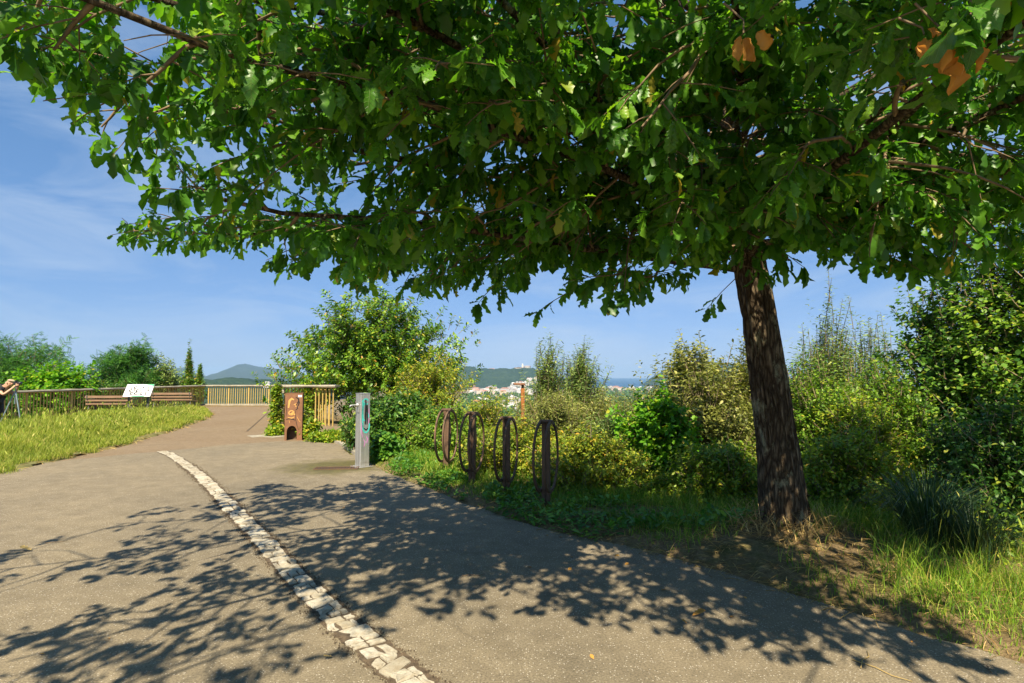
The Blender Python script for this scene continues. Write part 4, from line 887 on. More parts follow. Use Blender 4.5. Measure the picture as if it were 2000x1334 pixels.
# tar line, concrete slab and pale kerb on the terrace
def strip(name, pts, wd, z, mat, th=.003):
    pts = [np.array(p) for p in pts]; V = []; Fs = []
    for i, p in enumerate(pts):
        t_ = pts[min(i + 1, len(pts) - 1)] - pts[max(i - 1, 0)]; t_ = t_ / np.linalg.norm(t_); q = np.array([t_[1], -t_[0]]) * wd / 2
        V += [(*(p - q), z - th), (*(p + q), z - th), (*(p + q), z), (*(p - q), z)]
        if i:
            for k in range(4): Fs.append((4 * i - 4 + k, 4 * i - 4 + (k + 1) % 4, 4 * i + (k + 1) % 4, 4 * i + k))
    Fs += [(3, 2, 1, 0), tuple(4 * (len(pts) - 1) + k for k in range(4))]
    return tag(MB().add(V, Fs).build(name, mat), kind='structure')
strip('tar_line', [G(*p)[:2] for p in ((524, 805), (516, 812), (505, 822), (496, 830), (482, 842))], .05, -.007, M['mortar'])
strip('concrete_slab', [G(*p)[:2] for p in ((488, 852), (520, 850), (552, 852))], .55, -.004, M['lichen'], .02)
strip('kerb', [G(*p)[:2] + np.array([.07, .03]) for p in ((690, 888), (672, 876), (658, 867), (640, 861), (622, 857))], .10, .045, M['lichen'], .12)

# ------------------------------------------------------------------ stone line in the path
edge = empty('stone_edging', (0, 0, 0), 0, 'curving line of rough pale stones set into the asphalt path', 'stone edging')
cl = np.array([G(*p)[:2] for p in ((860, 1375), (802, 1328), (748, 1283), (698, 1243), (650, 1199), (606, 1157), (562, 1111), (527, 1070), (494, 1036), (462, 1002), (434, 972), (408, 946), (382, 922), (355, 902), (333, 888), (314, 881))])
cs = np.concatenate([[0], np.cumsum(np.linalg.norm(np.diff(cl, axis=0), axis=1))])
fine_s = np.linspace(0, cs[-1], 400); fx = np.interp(fine_s, cs, cl[:, 0]); fy = np.interp(fine_s, cs, cl[:, 1])
kr = np.ones(25) / 25; fx = np.convolve(np.pad(fx, 12, mode='edge'), kr, 'valid'); fy = np.convolve(np.pad(fy, 12, mode='edge'), kr, 'valid')
def cpt(s, o):
    x = np.interp(s, fine_s, fx); y = np.interp(s, fine_s, fy); x2 = np.interp(s + .02, fine_s, fx); y2 = np.interp(s + .02, fine_s, fy); x1 = np.interp(s - .02, fine_s, fx); y1 = np.interp(s - .02, fine_s, fy)
    t = np.array([x2 - x1, y2 - y1]); t /= np.linalg.norm(t) + 1e-9; nr = np.array([t[1], -t[0]]); return np.array([x, y]) + nr * o
g = np.random.default_rng(12); HW = .083
mv = []; mf = []
ss = np.arange(0, cs[-1], .04)
for i, s in enumerate(ss):
    a = cpt(s, -HW * (1.08 + .34 * g.random())); b = cpt(s, HW * (1.08 + .34 * g.random())); mv += [(a[0], a[1], .004), (b[0], b[1], .004)]
    if i: mf.append((2 * i - 2, 2 * i - 1, 2 * i + 1, 2 * i))
MB().add(mv, mf).build('mortar', M['mortar'], edge)
def stone(poly, h):
    c = np.mean(poly, axis=0); n = len(poly); V = []; tilt = g.normal(size=2) * .05
    jr = g.uniform(.70, .86, n)
    for ring, (f, z) in enumerate(((1.02, -.006), (1.0, h * .30), (.90, h * .42), (.0, h * .95), (-1, h))):
        for q in poly:
            f2 = f if ring < 3 else float(jr[len(V) % n]) * (1.0 if ring == 3 else .62)
            p = c + (q - c) * f2 + (g.normal(size=2) * .0022 if ring else 0); dz = float((p - c) @ tilt) + (g.normal() * .0018 if ring > 1 else 0); V.append((p[0], p[1], z + (dz if ring else 0)))
    V.append((c[0], c[1], h + g.normal() * .002)); Fs = []
    for r in range(4):
        for k in range(n): Fs.append((r * n + k, r * n + (k + 1) % n, r * n + n + (k + 1) % n, r * n + n + k))
    for k in range(n): Fs.append((4 * n + k, 4 * n + (k + 1) % n, 5 * n))
    o = V[0]; me = bpy.data.meshes.new('stone'); cx, cy_ = c
    me.from_pydata([(v[0] - cx, v[1] - cy_, v[2]) for v in V], [], Fs); me.materials.append(M['stone']); me.update()
    ob = bpy.data.objects.new('stone', me); COL.objects.link(ob); ob.parent = edge; ob.location = (cx, cy_, 0.004)
s = .02; nst = 0
while s < cs[-1] - .08:
    ln = g.uniform(.07, .17); e0, e1 = s + .006, s + ln - .006
    sk = g.normal() * .016
    k = g.random(); cuts = [-1, 1] if k < .38 else ([-1, g.uniform(-.35, .45), 1] if k < .85 else [-1, g.uniform(-.55, -.2), g.uniform(.2, .55), 1])
    for a, b in zip(cuts[:-1], cuts[1:]):
        oa, ob_ = a * HW * (1 + .1 * g.normal() * (a == -1)) + (.005 if a > -1 else 0), b * HW * (1 + .1 * g.normal() * (b == 1)) - (.005 if b < 1 else 0)
        pts = []
        wob = g.normal() * .007
        for f in (0, .5, 1): pts.append(cpt(e0 + sk * (oa + (ob_ - oa) * f) / HW + g.normal() * .004, oa + (ob_ - oa) * f))
        pts.append(cpt((e0 + e1) / 2, ob_ + wob + g.normal() * .004))
        for f in (1, .5, 0): pts.append(cpt(e1 + sk * (oa + (ob_ - oa) * f) / HW + g.normal() * .004, oa + (ob_ - oa) * f))
        pts.append(cpt((e0 + e1) / 2, oa + wob + g.normal() * .004))
        stone(np.array(pts), g.uniform(.004, .014)); nst += 1
    s += ln

n = 5200; sq = g.uniform(0, cs[-1] * .8, n); of = np.sign(g.normal(size=n)) * HW * (1.0 + np.abs(g.normal(size=n)) * .38)
pc = np.array([cpt(a, b) for a, b in zip(sq, of)]); a_ = g.uniform(0, 6.28, n)
TET = (np.array([(-.5, -.3, 0), (.5, -.3, 0), (0, .55, 0), (.05, .05, .6)]), np.array([(0, 1, 3), (1, 2, 3), (2, 0, 3)]))
V_, F_ = scatter(TET, np.column_stack([pc, np.full(n, .003)]), np.column_stack([np.cos(a_), np.sin(a_), 0 * a_]), np.tile([0, 0, 1.], (n, 1)), .004 + .013 * g.random(n) ** 2)
tag(mesh_np('soil_crumbs', V_, F_, M['mortar'], None, False), kind='stuff')

# ------------------------------------------------------------------ bicycle racks
def rack(c, rz, label):
    r = empty('bicycle_rack', c, rz, label, 'bicycle rack', 'round steel bicycle racks on the grass verge')
    m = MB()      # two flat bars with a groove between, joined by a web
    m.box(-.046, -.006, -.028, .028, -.1, .955, bev=.003); m.box(.006, .046, -.028, .028, -.1, .955, bev=.003); m.box(-.006, .006, -.018, .018, -.1, .95)
    m.build('post', M['rust_dark'], r)
    MB().box(-.074, .074, -.036, .036, .955, .985, bev=.004).build('cap', M['rust_dark'], r)
    MB().box(-.058, .058, -.022, .022, .135, .175, bev=.003).build('bracket', M['rust_dark'], r)
    for sx in (-1, 1):
        n = 56; V = []; Fs = []; R0, R1 = .408, .372; hx = .011; cz = .567
        for i in range(n):
            a = 2 * PI * i / n
            for (rr, xx) in ((R0, -hx), (R0, hx), (R1, hx), (R1, -hx)): V.append((sx * .060 + xx, math.sin(a) * rr, cz + math.cos(a) * rr))
            j = (i + 1) % n
            for k in range(4): Fs.append((i * 4 + k, i * 4 + (k + 1) % 4, j * 4 + (k + 1) % 4, j * 4 + k))
        MB().add(V, Fs).build('hoop', M['rust_dark'], r)
    return r
for (px, py), lb, dz in zip(((872, 926), (922, 949), (989, 967), (1067, 991)), ('round steel bicycle rack nearest the fountain, leftmost of four', 'second round bicycle rack counting from the fountain', 'third round bicycle rack, left of the one nearest the oak', 'round steel bicycle rack nearest the oak, rightmost of four'), (-10.5, -12.3, -12.4, -15.5)):
    p = G(px, py, 0.03); rack((p[0], p[1], float(tz([p[0]], [p[1]])[0])), math.radians(dz), lb)

# ------------------------------------------------------------------ drinking fountain and grate
def ribbon(pts, wd, off):
    """a flat sprayed stroke lying on the plane y = off"""
    pts = [np.array(p, float) for p in pts]; V = []; Fs = []
    for i, p in enumerate(pts):
        t = pts[min(i + 1, len(pts) - 1)] - pts[max(i - 1, 0)]; t = t / (np.linalg.norm(t) + 1e-9); nn_ = np.array([-t[1], t[0]]) * wd * (.5 if 0 < i < len(pts) - 1 else .3)
        V += [(p[0] - nn_[0], off, p[1] - nn_[1]), (p[0] + nn_[0], off, p[1] + nn_[1])]
        if i: Fs.append((2 * i - 2, 2 * i - 1, 2 * i + 1, 2 * i))
    return V, Fs
def curve(cx, cz, rx, rz, a0, a1, n=14): return [(cx + rx * math.cos(a0 + (a1 - a0) * i / n), cz + rz * math.sin(a0 + (a1 - a0) * i / n)) for i in range(n + 1)]
fo = empty('drinking_fountain', (FOUNT[0], FOUNT[1], 0), math.radians(40), 'stainless steel drinking fountain column with teal and pink graffiti', 'drinking fountain')
MB().box(-.085, .085, -.10, .10, .012, 1.235, bev=.006).build('column', M['steel'], fo)
MB().box(-.075, .075, -.1035, -.1005, .08, 1.15).build('front_panel', M['steel'], fo)
MB().box(-.155, .13, -.15, .13, .001, .012, bev=.002).build('base_plate', M['steel'], fo)
MB().box(-.09, .09, -.105, .105, 1.2355, 1.245, bev=.002).build('top_plate', M['steel'], fo)
tpb = MB().tube([(-.085, -.02, 1.045), (-.13, -.02, 1.045)], .030, 12).tube([(-.12, -.02, 1.045), (-.20, -.02, 1.045), (-.235, -.02, 1.038), (-.245, -.02, 1.015)], .013, 10); tpb.build('tap', M['steel'], fo, True)
MB().box(-.098, -.086, -.055, .015, .92, 1.09, bev=.002).build('tap_plate', M['steel'], fo)
for bx_, by_2 in ((-.13, -.125), (.105, -.125), (-.13, .105), (.105, .105)): MB().tube([(bx_, by_2, .0121), (bx_, by_2, .022)], .011, 6).build('bolt', M['rust_dark'], fo)
gf = MB()
for pts, wd in ((curve(0, 1.10, .045, .05, .2, 5.8), .022), (curve(-.02, .93, .030, .15, 1.2, 5.4), .024), (curve(.012, .70, .060, .12, 2.6, 6.6), .026), ([(-.06, 1.13), (-.05, 1.0), (-.058, .86), (-.05, .70), (-.02, .60)], .022), (curve(.03, .82, .03, .1, 0, 4), .016)):
    gf.add(*ribbon(pts, wd, -.1055))
gf.build('graffiti', M['teal'], fo)
gf = MB()
for pts, wd in (([(.0, 1.14), (.005, 1.0), (.0, .86), (.0, .72)], .034), ([(.03, 1.05), (.035, .9), (.03, .72)], .026), (curve(.012, .66, .03, .03, 3.2, 6.2), .02)): gf.add(*ribbon(pts, wd, -.1067))
gf.build('graffiti', M['black'], fo)
gf = MB()
for pts, wd in (([(.062, .98), (.066, .85), (.058, .72)], .018), ([(-.06, .80), (-.07, .62), (-.05, .50)], .016), ([(.02, .52), (.045, .47), (.03, .40)], .02), ([(-.03, .47), (.0, .42), (-.02, .34)], .016)): gf.add(*ribbon(pts, wd, -.1048))
gf.build('graffiti', M['pink'], fo)
gp = G(658, 915); gr = empty('drain_grate', (gp[0], gp[1], .004), math.radians(4), 'slotted steel drain grate in the wet patch by the fountain', 'drain grate')
MB().box(-.36, .36, -.115, -.095, -.002, .010).box(-.36, .36, .095, .115, -.002, .010).box(-.36, -.342, -.095, .095, -.002, .010).box(.342, .36, -.095, .095, -.002, .010).build('frame', M['rust_dark'], gr)
MB().box(-.341, .341, -.094, .094, .0005, .0015).build('pit_shade', M['black'], gr)  # thin black sheet below the bars, painted shade of the drain's depth
for i in range(14):
    x = -.315 + i * .0485; o = MB().box(-.009, .009, -.0945, .0945, .002, .009, Matrix.Translation((x, 0, 0)) @ Matrix.Rotation(.0, 4, 'Z')).build('bar', M['rust_dark'], gr)

# ------------------------------------------------------------------ litter bin
bp_ = G(574, 858); bn = empty('litter_bin', (bp_[0], bp_[1], -.012), math.radians(12), 'rusty corten steel litter bin with arched foot and graffiti', 'litter bin')
Wd, Hb = .20, 1.12; V = []; arc = [(-.155, 0)] + [(-.155 + 0 * i, 0) for i in ()] + [(.0 + .115 * math.cos(PI - PI * i / 14) - .035, .20 + .15 * math.sin(PI * i / 14)) for i in range(15)] + [(.085, 0)]
arc = [(-.15, 0.0)] + [(-.035 - .115 * math.cos(PI * i / 14), .20 + .15 * math.sin(PI * i / 14)) for i in range(15)] + [(.08, 0.0)]
outl = [(-Wd, 0)] + arc + [(Wd, 0), (Wd, Hb), (-Wd, Hb)]
def plate(outl, y0, y1):
    n = len(outl); V = [(x, y0, z) for x, z in outl] + [(x, y1, z) for x, z in outl]
    return V, [tuple(range(n)), tuple(range(2 * n - 1, n - 1, -1))] + [((i, n + i, n + (i + 1) % n, (i + 1) % n)) for i in range(n)]
MB().add(*plate(outl, -.12, -.108)).build('front_panel', M['rust'], bn)
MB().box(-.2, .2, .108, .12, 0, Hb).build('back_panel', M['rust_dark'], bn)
MB().box(-.198, -.186, -.107, .107, .0, Hb).build('side_panel', M['rust'], bn); MB().box(.186, .198, -.107, .107, .0, Hb).build('side_panel', M['rust_dark'], bn)  # right side in darker steel: its shade is put into the colour
MB().box(-.205, .205, -.125, .125, Hb, Hb + .012).build('lid', M['rust'], bn)
MB().box(-.17, .17, -.10, .10, .42, 1.0).build('liner', M['iron'], bn)
MB().box(.095, .105 + .075, -.1225, -.1205, 1.035, 1.085).build('sticker', M['white'], bn)
gf = MB()
for pts, wd in (([(-.12, .78), (-.10, .95), (-.05, 1.0), (.0, .97)], .05), ([(-.08, .62), (-.02, .66), (.03, .61)], .05), ([(-.13, .55), (-.05, .53), (.02, .56)], .03), ([(.0, .85), (.06, .88), (.05, .8)], .04), (curve(-.05, .66, .06, .05, 0, 6.0), .024), ([(.08, .56), (.12, .48), (.16, .43)], .012), ([(-.1, .48), (-.09, .42)], .015)): gf.add(*ribbon(pts, wd, -.1215))
gf.build('graffiti', M['amber'], bn)
gf = MB()
for pts, wd in (([(.04, 1.03), (.10, 1.0), (.12, .9), (.10, .82)], .032), ([(.12, .96), (.06, .86), (.09, .76), (.04, .72)], .024), ([(-.17, .50), (-.10, .52), (.0, .50), (.04, .48)], .022), ([(.04, .7), (.05, .5), (.08, .36), (.1, .30)], .012), ([(-.17, .85), (-.16, .7), (-.17, .58)], .012)): gf.add(*ribbon(pts, wd, -.1222))
gf.build('graffiti', M['black'], bn)

# ------------------------------------------------------------------ fences
def fence(A, B, h, z0, step, label, post_every=14, railw=.10, skip=()):
    A = np.array(A, float); B = np.array(B, float); Ln = np.linalg.norm(B - A); rz = math.atan2(*(B - A)[::-1])
    f = empty('fence', (A[0], A[1], z0), rz, label, 'fence')
    m = MB(); ns = max(2, int(Ln / .35)); gg = np.random.default_rng(int(Ln * 100)); V = []; Fs = []
    for i in range(ns + 1):
        x = -.05 + (Ln + .1) * i / ns
        for (yy, zz) in ((-railw, h - .055), (railw, h - .055), (railw + .012, h - .02), (railw - .01, h + .012), (-railw + .01, h + .012), (-railw - .012, h - .02)): V.append((x, yy + gg.normal() * .003, zz + gg.normal() * .004))
        if i:
            for k in range(6): Fs.append(((i - 1) * 6 + k, (i - 1) * 6 + (k + 1) % 6, i * 6 + (k + 1) % 6, i * 6 + k))
    Fs += [(5, 4, 3, 2, 1, 0), tuple(ns * 6 + k for k in range(6))]
    m.add(V, Fs).build('rail', M['lichen'], f)
    MB().box(0, Ln, -.02, .02, h - .075, h - .056).build('under_rail', M['ochre'], f)
    bar = MB().tube([(0, 0, 0), (0, 0, h - .076)], .018, 8); me = None; x = .06; i = 0
    post = None
    while x < Ln:
        if post_every and i % post_every == 0:
            if post is None: post = MB().box(-.03, .03, -.03, .03, 0, h - .076, bev=.004).build('post', M['ochre'], f); o = post
            else: o = post.copy(); COL.objects.link(o)
        else:
            if me is None: me = bar.build('baluster', M['ochre'], f); o = me
            else: o = me.copy(); COL.objects.link(o)
        o.parent = f; o.location = (x, gg.normal() * .004, 0); x += step; i += 1
    return f
fence((-16.05, 15.0), (-15.85, 29.45), 1.04, 0, .135, 'long ochre bar fence with grey rail behind the left meadow')
fence((-15.70, 29.45), (-12.05, 29.45), 1.04, 0, .115, 'ochre bar fence closing the far end of the paved terrace', 9)
fa, fb = at(543, 834, 17.9), at(655, 838, 17.6); 
def near_fence():
    A = np.array([fa[0], 17.95]); B = np.array([fb[0], 17.6]); f = fence(A, B, 1.30, -.06, .118, 'lichen topped ochre bar fence behind the rusty litter bin', 0, .16)
    o0 = [c for c in kids(f) if c.name.startswith('baluster')][0]
    for i in range(5):      # a second row of bars behind the open right half
        o = o0.copy(); COL.objects.link(o); o.parent = f; o.location = (.98 + i * .135, .30, -.02 - .01 * i)
    return f
near_fence()
fence((-7.45, 18.4), (-11.95, 29.35), 1.04, 0, .125, 'ochre bar fence running back along the terrace right side', 14)
# terrace kerb under the far fence
tag(MB().box(-15.9, -12.0, 29.18, 29.36, -.05, .09, bev=.01).build('kerb', M['lichen']), kind='structure')

# ------------------------------------------------------------------ information board
ip = at(270, 790, 20.3); ib = empty('information_board', (ip[0], ip[1], .02), math.radians(14), 'white information board on two legs covered in black graffiti', 'information board')
T = Matrix.Translation((0, 0, 0.99)) @ Matrix.Rotation(math.radians(47), 4, 'X')
MB().box(-.44, .44, -.30, .30, -.02, .0, T, ).build('backing', M['iron'], ib)
MB().box(-.425, .425, -.285, .285, .001, .008, T).build('panel', M['white'], ib)
for sx in (-1, 1): MB().box(sx * .3 - .03, sx * .3 + .03, -.02, .02, -.05, 1.0).build('leg', M['iron'], ib)
def flatstroke(pts, wd):
    V, Fs = ribbon(pts, wd, 0); return [T @ Vector((v[0], v[2], .0095)) for v in V], Fs
gf = MB(); gg = np.random.default_rng(8)
for row, z in enumerate((.13, -.01, -.14)):
    x = -.33 + .05 * row
    while x < .32:
        k = gg.integers(0, 4); s_w = gg.uniform(.06, .11)
        if k == 0: pts = [(x, z - .05), (x + s_w * .3, z + .06), (x + s_w * .6, z - .04), (x + s_w, z + .05)]
        elif k == 1: pts = curve(x + s_w * .5, z, s_w * .5, .05, .5, 5.5, 9)
        elif k == 2: pts = [(x, z + .05), (x + s_w, z + .04), (x + s_w * .4, z - .01), (x + s_w, z - .06)]
        else: pts = [(x, z - .06), (x + .01, z + .05), (x + s_w * .7, z + .03), (x + .02, z - .01)]
        gf.add(*flatstroke(pts, .046)); x += s_w * 1.5
gf.add(*flatstroke([(-.34, -.20), (-.1, -.185), (.15, -.21), (.36, -.19)], .034)); gf.build('graffiti', M['black'], ib)
gf = MB()
gf.add([T @ Vector(v) for v in ((.12, .285, .0087), (.425, .285, .0087), (.425, .17, .0087), (.36, .23, .0087))], [(3, 2, 1, 0)]); gf.add([T @ Vector(v) for v in ((-.2, -.285, .0087), (.25, -.285, .0087), (.2, -.245, .0087), (-.1, -.25, .0087))], [(0, 1, 2, 3)]); gf.build('graffiti', M['green_spray'], ib)

# ------------------------------------------------------------------ benches (seen from behind)
def bench(c, rz, label):
    b = empty('park_bench', c, rz, label, 'bench', 'wooden benches facing the fence')
    for i, (y, z, tl) in enumerate(((-.205, .74, .32), (-.175, .62, .30), (-.14, .50, .26))):
        MB().box(-.82, .82, -.016, .016, -.045, .045, Matrix.Translation((0, y, z)) @ Matrix.Rotation(tl * -1, 4, 'X') @ Matrix.Identity(4), .004).build('slat', M['wood'], b)
    for i in range(4): MB().box(-.82, .82, -.045, .045, -.016, .016, Matrix.Translation((0, -.05 + i * .115, .43 - .004 * i)), .004).build('slat', M['wood'], b)
    for sx in (-1, 1):
        m = MB(); x = sx * .74
        m.tube([(x, -.26, .80), (x, -.20, .66), (x, -.13, .46), (x, -.11, .40), (x, .10, .385), (x, .30, .40)], .018, 6)
        m.tube([(x, -.11, .40), (x, -.16, .22), (x, -.22, .0)], .02, 6); m.tube([(x, .28, .40), (x, .26, .2), (x, .32, .0)], .02, 6)
        m.tube([(x, -.17, .60), (x, .0, .66), (x, .22, .64), (x, .30, .56), (x, .30, .40)], .016, 6)
        m.build('side_frame', M['iron'], b, True)
    return b
for px, d, lb in ((219, 20.8, 'brown slatted bench in the tall grass left of the information board'), (339, 24.3, 'brown slatted bench right of the information board near the fence corner')):
    p = at(px, 790, d); bench((p[0], p[1], .03), math.radians(4), lb)

# ------------------------------------------------------------------ rusty lamp post on the slope
lp = at(1021, 940, 10.3); lz = float(tz([lp[0]], [lp[1]])[0]); la = empty('lamp_post', (lp[0], lp[1], lz), math.radians(8), 'orange rusty lamp post with flat cap rising out of the brambles', 'lamp post')
topz = at(1018, 752, 10.3)[2] - lz
MB().box(-.032, .032, -.032, .032, -.2, topz - .06, bev=.005).build('post', M['rust_orange'], la)
MB().box(-.022, .022, -.022, .022, topz - .0605, topz, bev=.004).build('neck', M['rust_dark'], la)
MB().box(-.165, .035, -.07, .07, topz + .0005, topz + .035, bev=.006).build('lamp_head', M['rust'], la)

# ------------------------------------------------------------------ photographer
def skin(name, verts, rad, edges, mat, parent, sub=2, root=0):
    me = bpy.data.meshes.new(name); me.from_pydata(verts, edges, []); ob = bpy.data.objects.new(name, me); COL.objects.link(ob)
    sm = ob.modifiers.new('skin', 'SKIN'); ss_ = ob.modifiers.new('sub', 'SUBSURF'); ss_.levels = sub; ss_.render_levels = sub
    for i, r in enumerate(rad):
        v = me.skin_vertices[0].data[i]; v.radius = (r, r) if not isinstance(r, tuple) else r; v.use_root = (i == root)
    dg = bpy.context.evaluated_depsgraph_get(); m2 = bpy.data.meshes.new_from_object(ob.evaluated_get(dg)); m2.name = name
    bpy.data.objects.remove(ob); m2.materials.clear(); m2.materials.append(mat); m2.polygons.foreach_set('use_smooth', [True] * len(m2.polygons))
    o = bpy.data.objects.new(name, m2); COL.objects.link(o); o.parent = parent; return o
pp = at(0, 790, 16.6); man = empty('person', (pp[0], pp[1], 0), math.radians(6), 'photographer in black T-shirt and tan cap bending to a tripod camera', 'person')
hx, hzt = .22, 1.31
bv = [(-.10, 0, .90), (-.02, 0, 1.05), (.07, 0, 1.16), (.13, 0, 1.22), (.19, 0, 1.28), (hx + .01, 0, 1.34), (hx + .02, 0, 1.39),
      (.08, .19, 1.14), (.22, .22, 1.00), (.39, .10, 1.21), (.42, .06, 1.27), (.08, -.19, 1.14), (.24, -.23, .99), (.40, -.10, 1.19), (.43, -.06, 1.26),
      (-.10, .10, .86), (-.06, .13, .47), (-.13, .14, .07), (-.02, .15, .03), (-.10, -.10, .86), (.02, -.13, .47), (-.02, -.14, .07), (.10, -.15, .03), (hx + .11, 0, 1.315)]
be = [(0, 1), (1, 2), (2, 3), (3, 4), (4, 5), (5, 6), (2, 7), (7, 8), (8, 9), (9, 10), (2, 11), (11, 12), (12, 13), (13, 14), (0, 15), (15, 16), (16, 17), (17, 18), (0, 19), (19, 20), (20, 21), (21, 22), (4, 23)]
brd = [.12, .13, .12, .06, .062, .085, .06, .055, .043, .030, .034, .055, .043, .030, .034, .085, .058, .038, .034, .085, .058, .038, .034, .035]
skin('body', bv, brd, be, M['skin'], man)
for sy in (-1, 1):
    for k in range(4):
        y0 = sy * .06; b0 = (.43, y0, 1.265 + .012 * (k - 1.5)); skin('finger', [b0, (.47, y0 - sy * .015, b0[2] + .008), (.495, y0 - sy * .04, b0[2] + .006)], [.011, .010, .008], [(0, 1), (1, 2)], M['skin'], man, 1)
    skin('finger', [(.415, sy * .055, 1.29), (.44, sy * .02, 1.32), (.455, sy * .0, 1.32)], [.012, .011, .009], [(0, 1), (1, 2)], M['skin'], man, 1)
    skin('ear', [(hx - .01, sy * .078, 1.355), (hx - .005, sy * .092, 1.33), (hx, sy * .08, 1.305)], [.016, .016, .012], [(0, 1), (1, 2)], M['skin'], man, 1)
skin('nose', [(hx + .095, 0, 1.365), (hx + .122, 0, 1.335), (hx + .10, 0, 1.325)], [.012, .016, .010], [(0, 1), (1, 2)], M['skin'], man, 1)
skin('hair', [(hx - .055, 0, 1.36), (hx - .075, 0, 1.31)], [.06, .05], [(0, 1)], M['hair'], man, 1)
skin('shirt', [(-.11, 0, .87), (-.02, 0, 1.05), (.07, 0, 1.16), (.125, 0, 1.21), (.08, .19, 1.14), (.155, .21, 1.06), (.08, -.19, 1.14), (.165, -.215, 1.055)], [.145, .155, .145, .075, .078, .066, .078, .066], [(0, 1), (1, 2), (2, 3), (2, 4), (4, 5), (2, 6), (6, 7)], M['shirt'], man)
skin('trousers', [(-.10, 0, .90), (-.10, .10, .84), (-.06, .13, .47), (-.13, .14, .09), (-.10, -.10, .84), (.02, -.13, .47), (-.02, -.14, .09)], [.135, .108, .078, .062, .108, .078, .062], [(0, 1), (1, 2), (2, 3), (0, 4), (4, 5), (5, 6)], M['trouser'], man)
for x, y in ((-.07, .145), (.05, -.145)): skin('shoe', [(x - .09, y, .045), (x + .03, y, .045), (x + .12, y, .03)], [.048, .046, .034], [(0, 1), (1, 2)], M['shirt'], man, 1)
skin('cap', [(hx - .03, 0, 1.395), (hx + .03, 0, 1.405), (hx + .10, 0, 1.385), (hx + .16, 0, 1.375)], [(.090, .045), (.088, .045), (.07, .016), (.06, .008)], [(0, 1), (1, 2), (2, 3)], M['cap'], man)
bk = empty('backpack', (pp[0], pp[1], 0), math.radians(6), 'dark backpack worn on the bent back of the photographer', 'backpack')
skin('bag', [(-.27, 0, .95), (-.20, 0, 1.08), (-.11, 0, 1.20)], [(.13, .085), (.15, .11), (.11, .08)], [(0, 1), (1, 2)], M['pack'], bk)
for sy in (-1, 1): MB().tube([(-.10, sy * .10, 1.27), (.05, sy * .12, 1.30), (.16, sy * .13, 1.18), (.10, sy * .14, 1.02), (-.12, sy * .13, .90)], .016, 6).build('strap', M['pack'], bk, True)
ct = empty('photo_camera', (pp[0], pp[1], 0), math.radians(6), 'black camera held at the face of the bending photographer', 'camera')
MB().box(.365, .425, -.065, .065, 1.275, 1.365, bev=.008).box(.375, .42, -.03, .03, 1.3655, 1.395, bev=.005).build('body', M['camera'], ct)
MB().tube([(.4255, 0, 1.32), (.50, 0, 1.32), (.545, 0, 1.32)], [.034, .036, .040], 14).build('lens', M['camera'], ct, True)
MB().tube([(.546, 0, 1.32), (.549, 0, 1.32)], .031, 14).build('lens_glass', M['glass'], ct)
tr_ = empty('tripod', (pp[0] + .395, pp[1] + .04, 0), 0, 'thin grey tripod standing under the camera of the photographer', 'tripod')
MB().tube([(0, 0, .72), (0, 0, 1.24)], .017, 8).box(-.03, .03, -.03, .03, 1.225, 1.27, bev=.005).build('centre_column', M['tripod'], tr_)
MB().tube([(0, 0, .99), (0, 0, 1.06)], .04, 10).build('collar', M['tripod'], tr_)
for a in (-.35, 1.75, 3.85): MB().tube([(math.cos(a) * .03, math.sin(a) * .03, 1.02), (math.cos(a) * .2, math.sin(a) * .2, .5), (math.cos(a) * .36, math.sin(a) * .36, 0)], [.019, .016, .011], 8).build('leg', M['tripod'], tr_)

# ------------------------------------------------------------------ far town and hilltop hotel
WALLS = [flat('render_wall_%s' % n_, c, .8, var=.06, scale=.2) for n_, c in (('white', (.62, .61, .59)), ('cream', (.58, .53, .43)), ('grey', (.46, .46, .45)), ('sand', (.62, .50, .36)), ('pink', (.66, .50, .42)))]
ROOFS = [flat('roof_red', (.30, .15, .10), .85, var=.2, scale=.4), flat('roof_grey', (.30, .29, .28), .85, var=.2, scale=.4), flat('roof_white', (.62, .61, .58), .85, var=.1, scale=.4)]
PANE = flat('far_window', (.06, .075, .095), .25)
def house(c, wd, dp, h, wall, roof, label, group, pitched, g, rz=0.0, rows=True):
    b = empty('building', c, rz, label, 'building', group)
    MB().box(-wd / 2, wd / 2, -dp / 2, dp / 2, -6, h).build('wall', wall, b)
    if pitched:
        e = .5; V = [(-wd / 2 - e, -dp / 2 - e, h + .02), (wd / 2 + e, -dp / 2 - e, h + .02), (wd / 2 + e, dp / 2 + e, h + .02), (-wd / 2 - e, dp / 2 + e, h + .02), (-wd / 2 + wd * .2, 0, h + 3.4), (wd / 2 - wd * .2, 0, h + 3.4)]
        MB().add(V, [(0, 1, 5, 4), (1, 2, 5), (2, 3, 4, 5), (3, 0, 4), (3, 2, 1, 0)]).build('roof', roof, b)
    else: MB().box(-wd / 2 - .4, wd / 2 + .4, -dp / 2 - .4, dp / 2 + .4, h + .02, h + .8).box(-wd * .2, wd * .15, -dp * .2, dp * .2, h + .8, h + 3.2).build('roof', roof, b)
    m = MB(); nf = max(1, int(h / 3.1)); nw = max(2, int(wd / 3.4))
    for f in range(nf):
        for k in range(nw):
            x = -wd / 2 + (k + .5) * wd / nw; z = h - 2.6 - f * 3.1
            m.box(x - .75, x + .75, -dp / 2 - .08, -dp / 2 + .02, z, z + 1.5)
        for k in range(max(1, int(dp / 4))):
            y = -dp / 2 + (k + .5) * dp / max(1, int(dp / 4)); m.box(wd / 2 - .02, wd / 2 + .08, y - .75, y + .75, h - 2.6 - f * 3.1, h - 1.1 - f * 3.1)
    tag(m.build('window', PANE, b), kind='stuff'); return b
g = np.random.default_rng(31)
ADJ = ['white', 'cream', 'grey', 'sand coloured', 'pinkish']
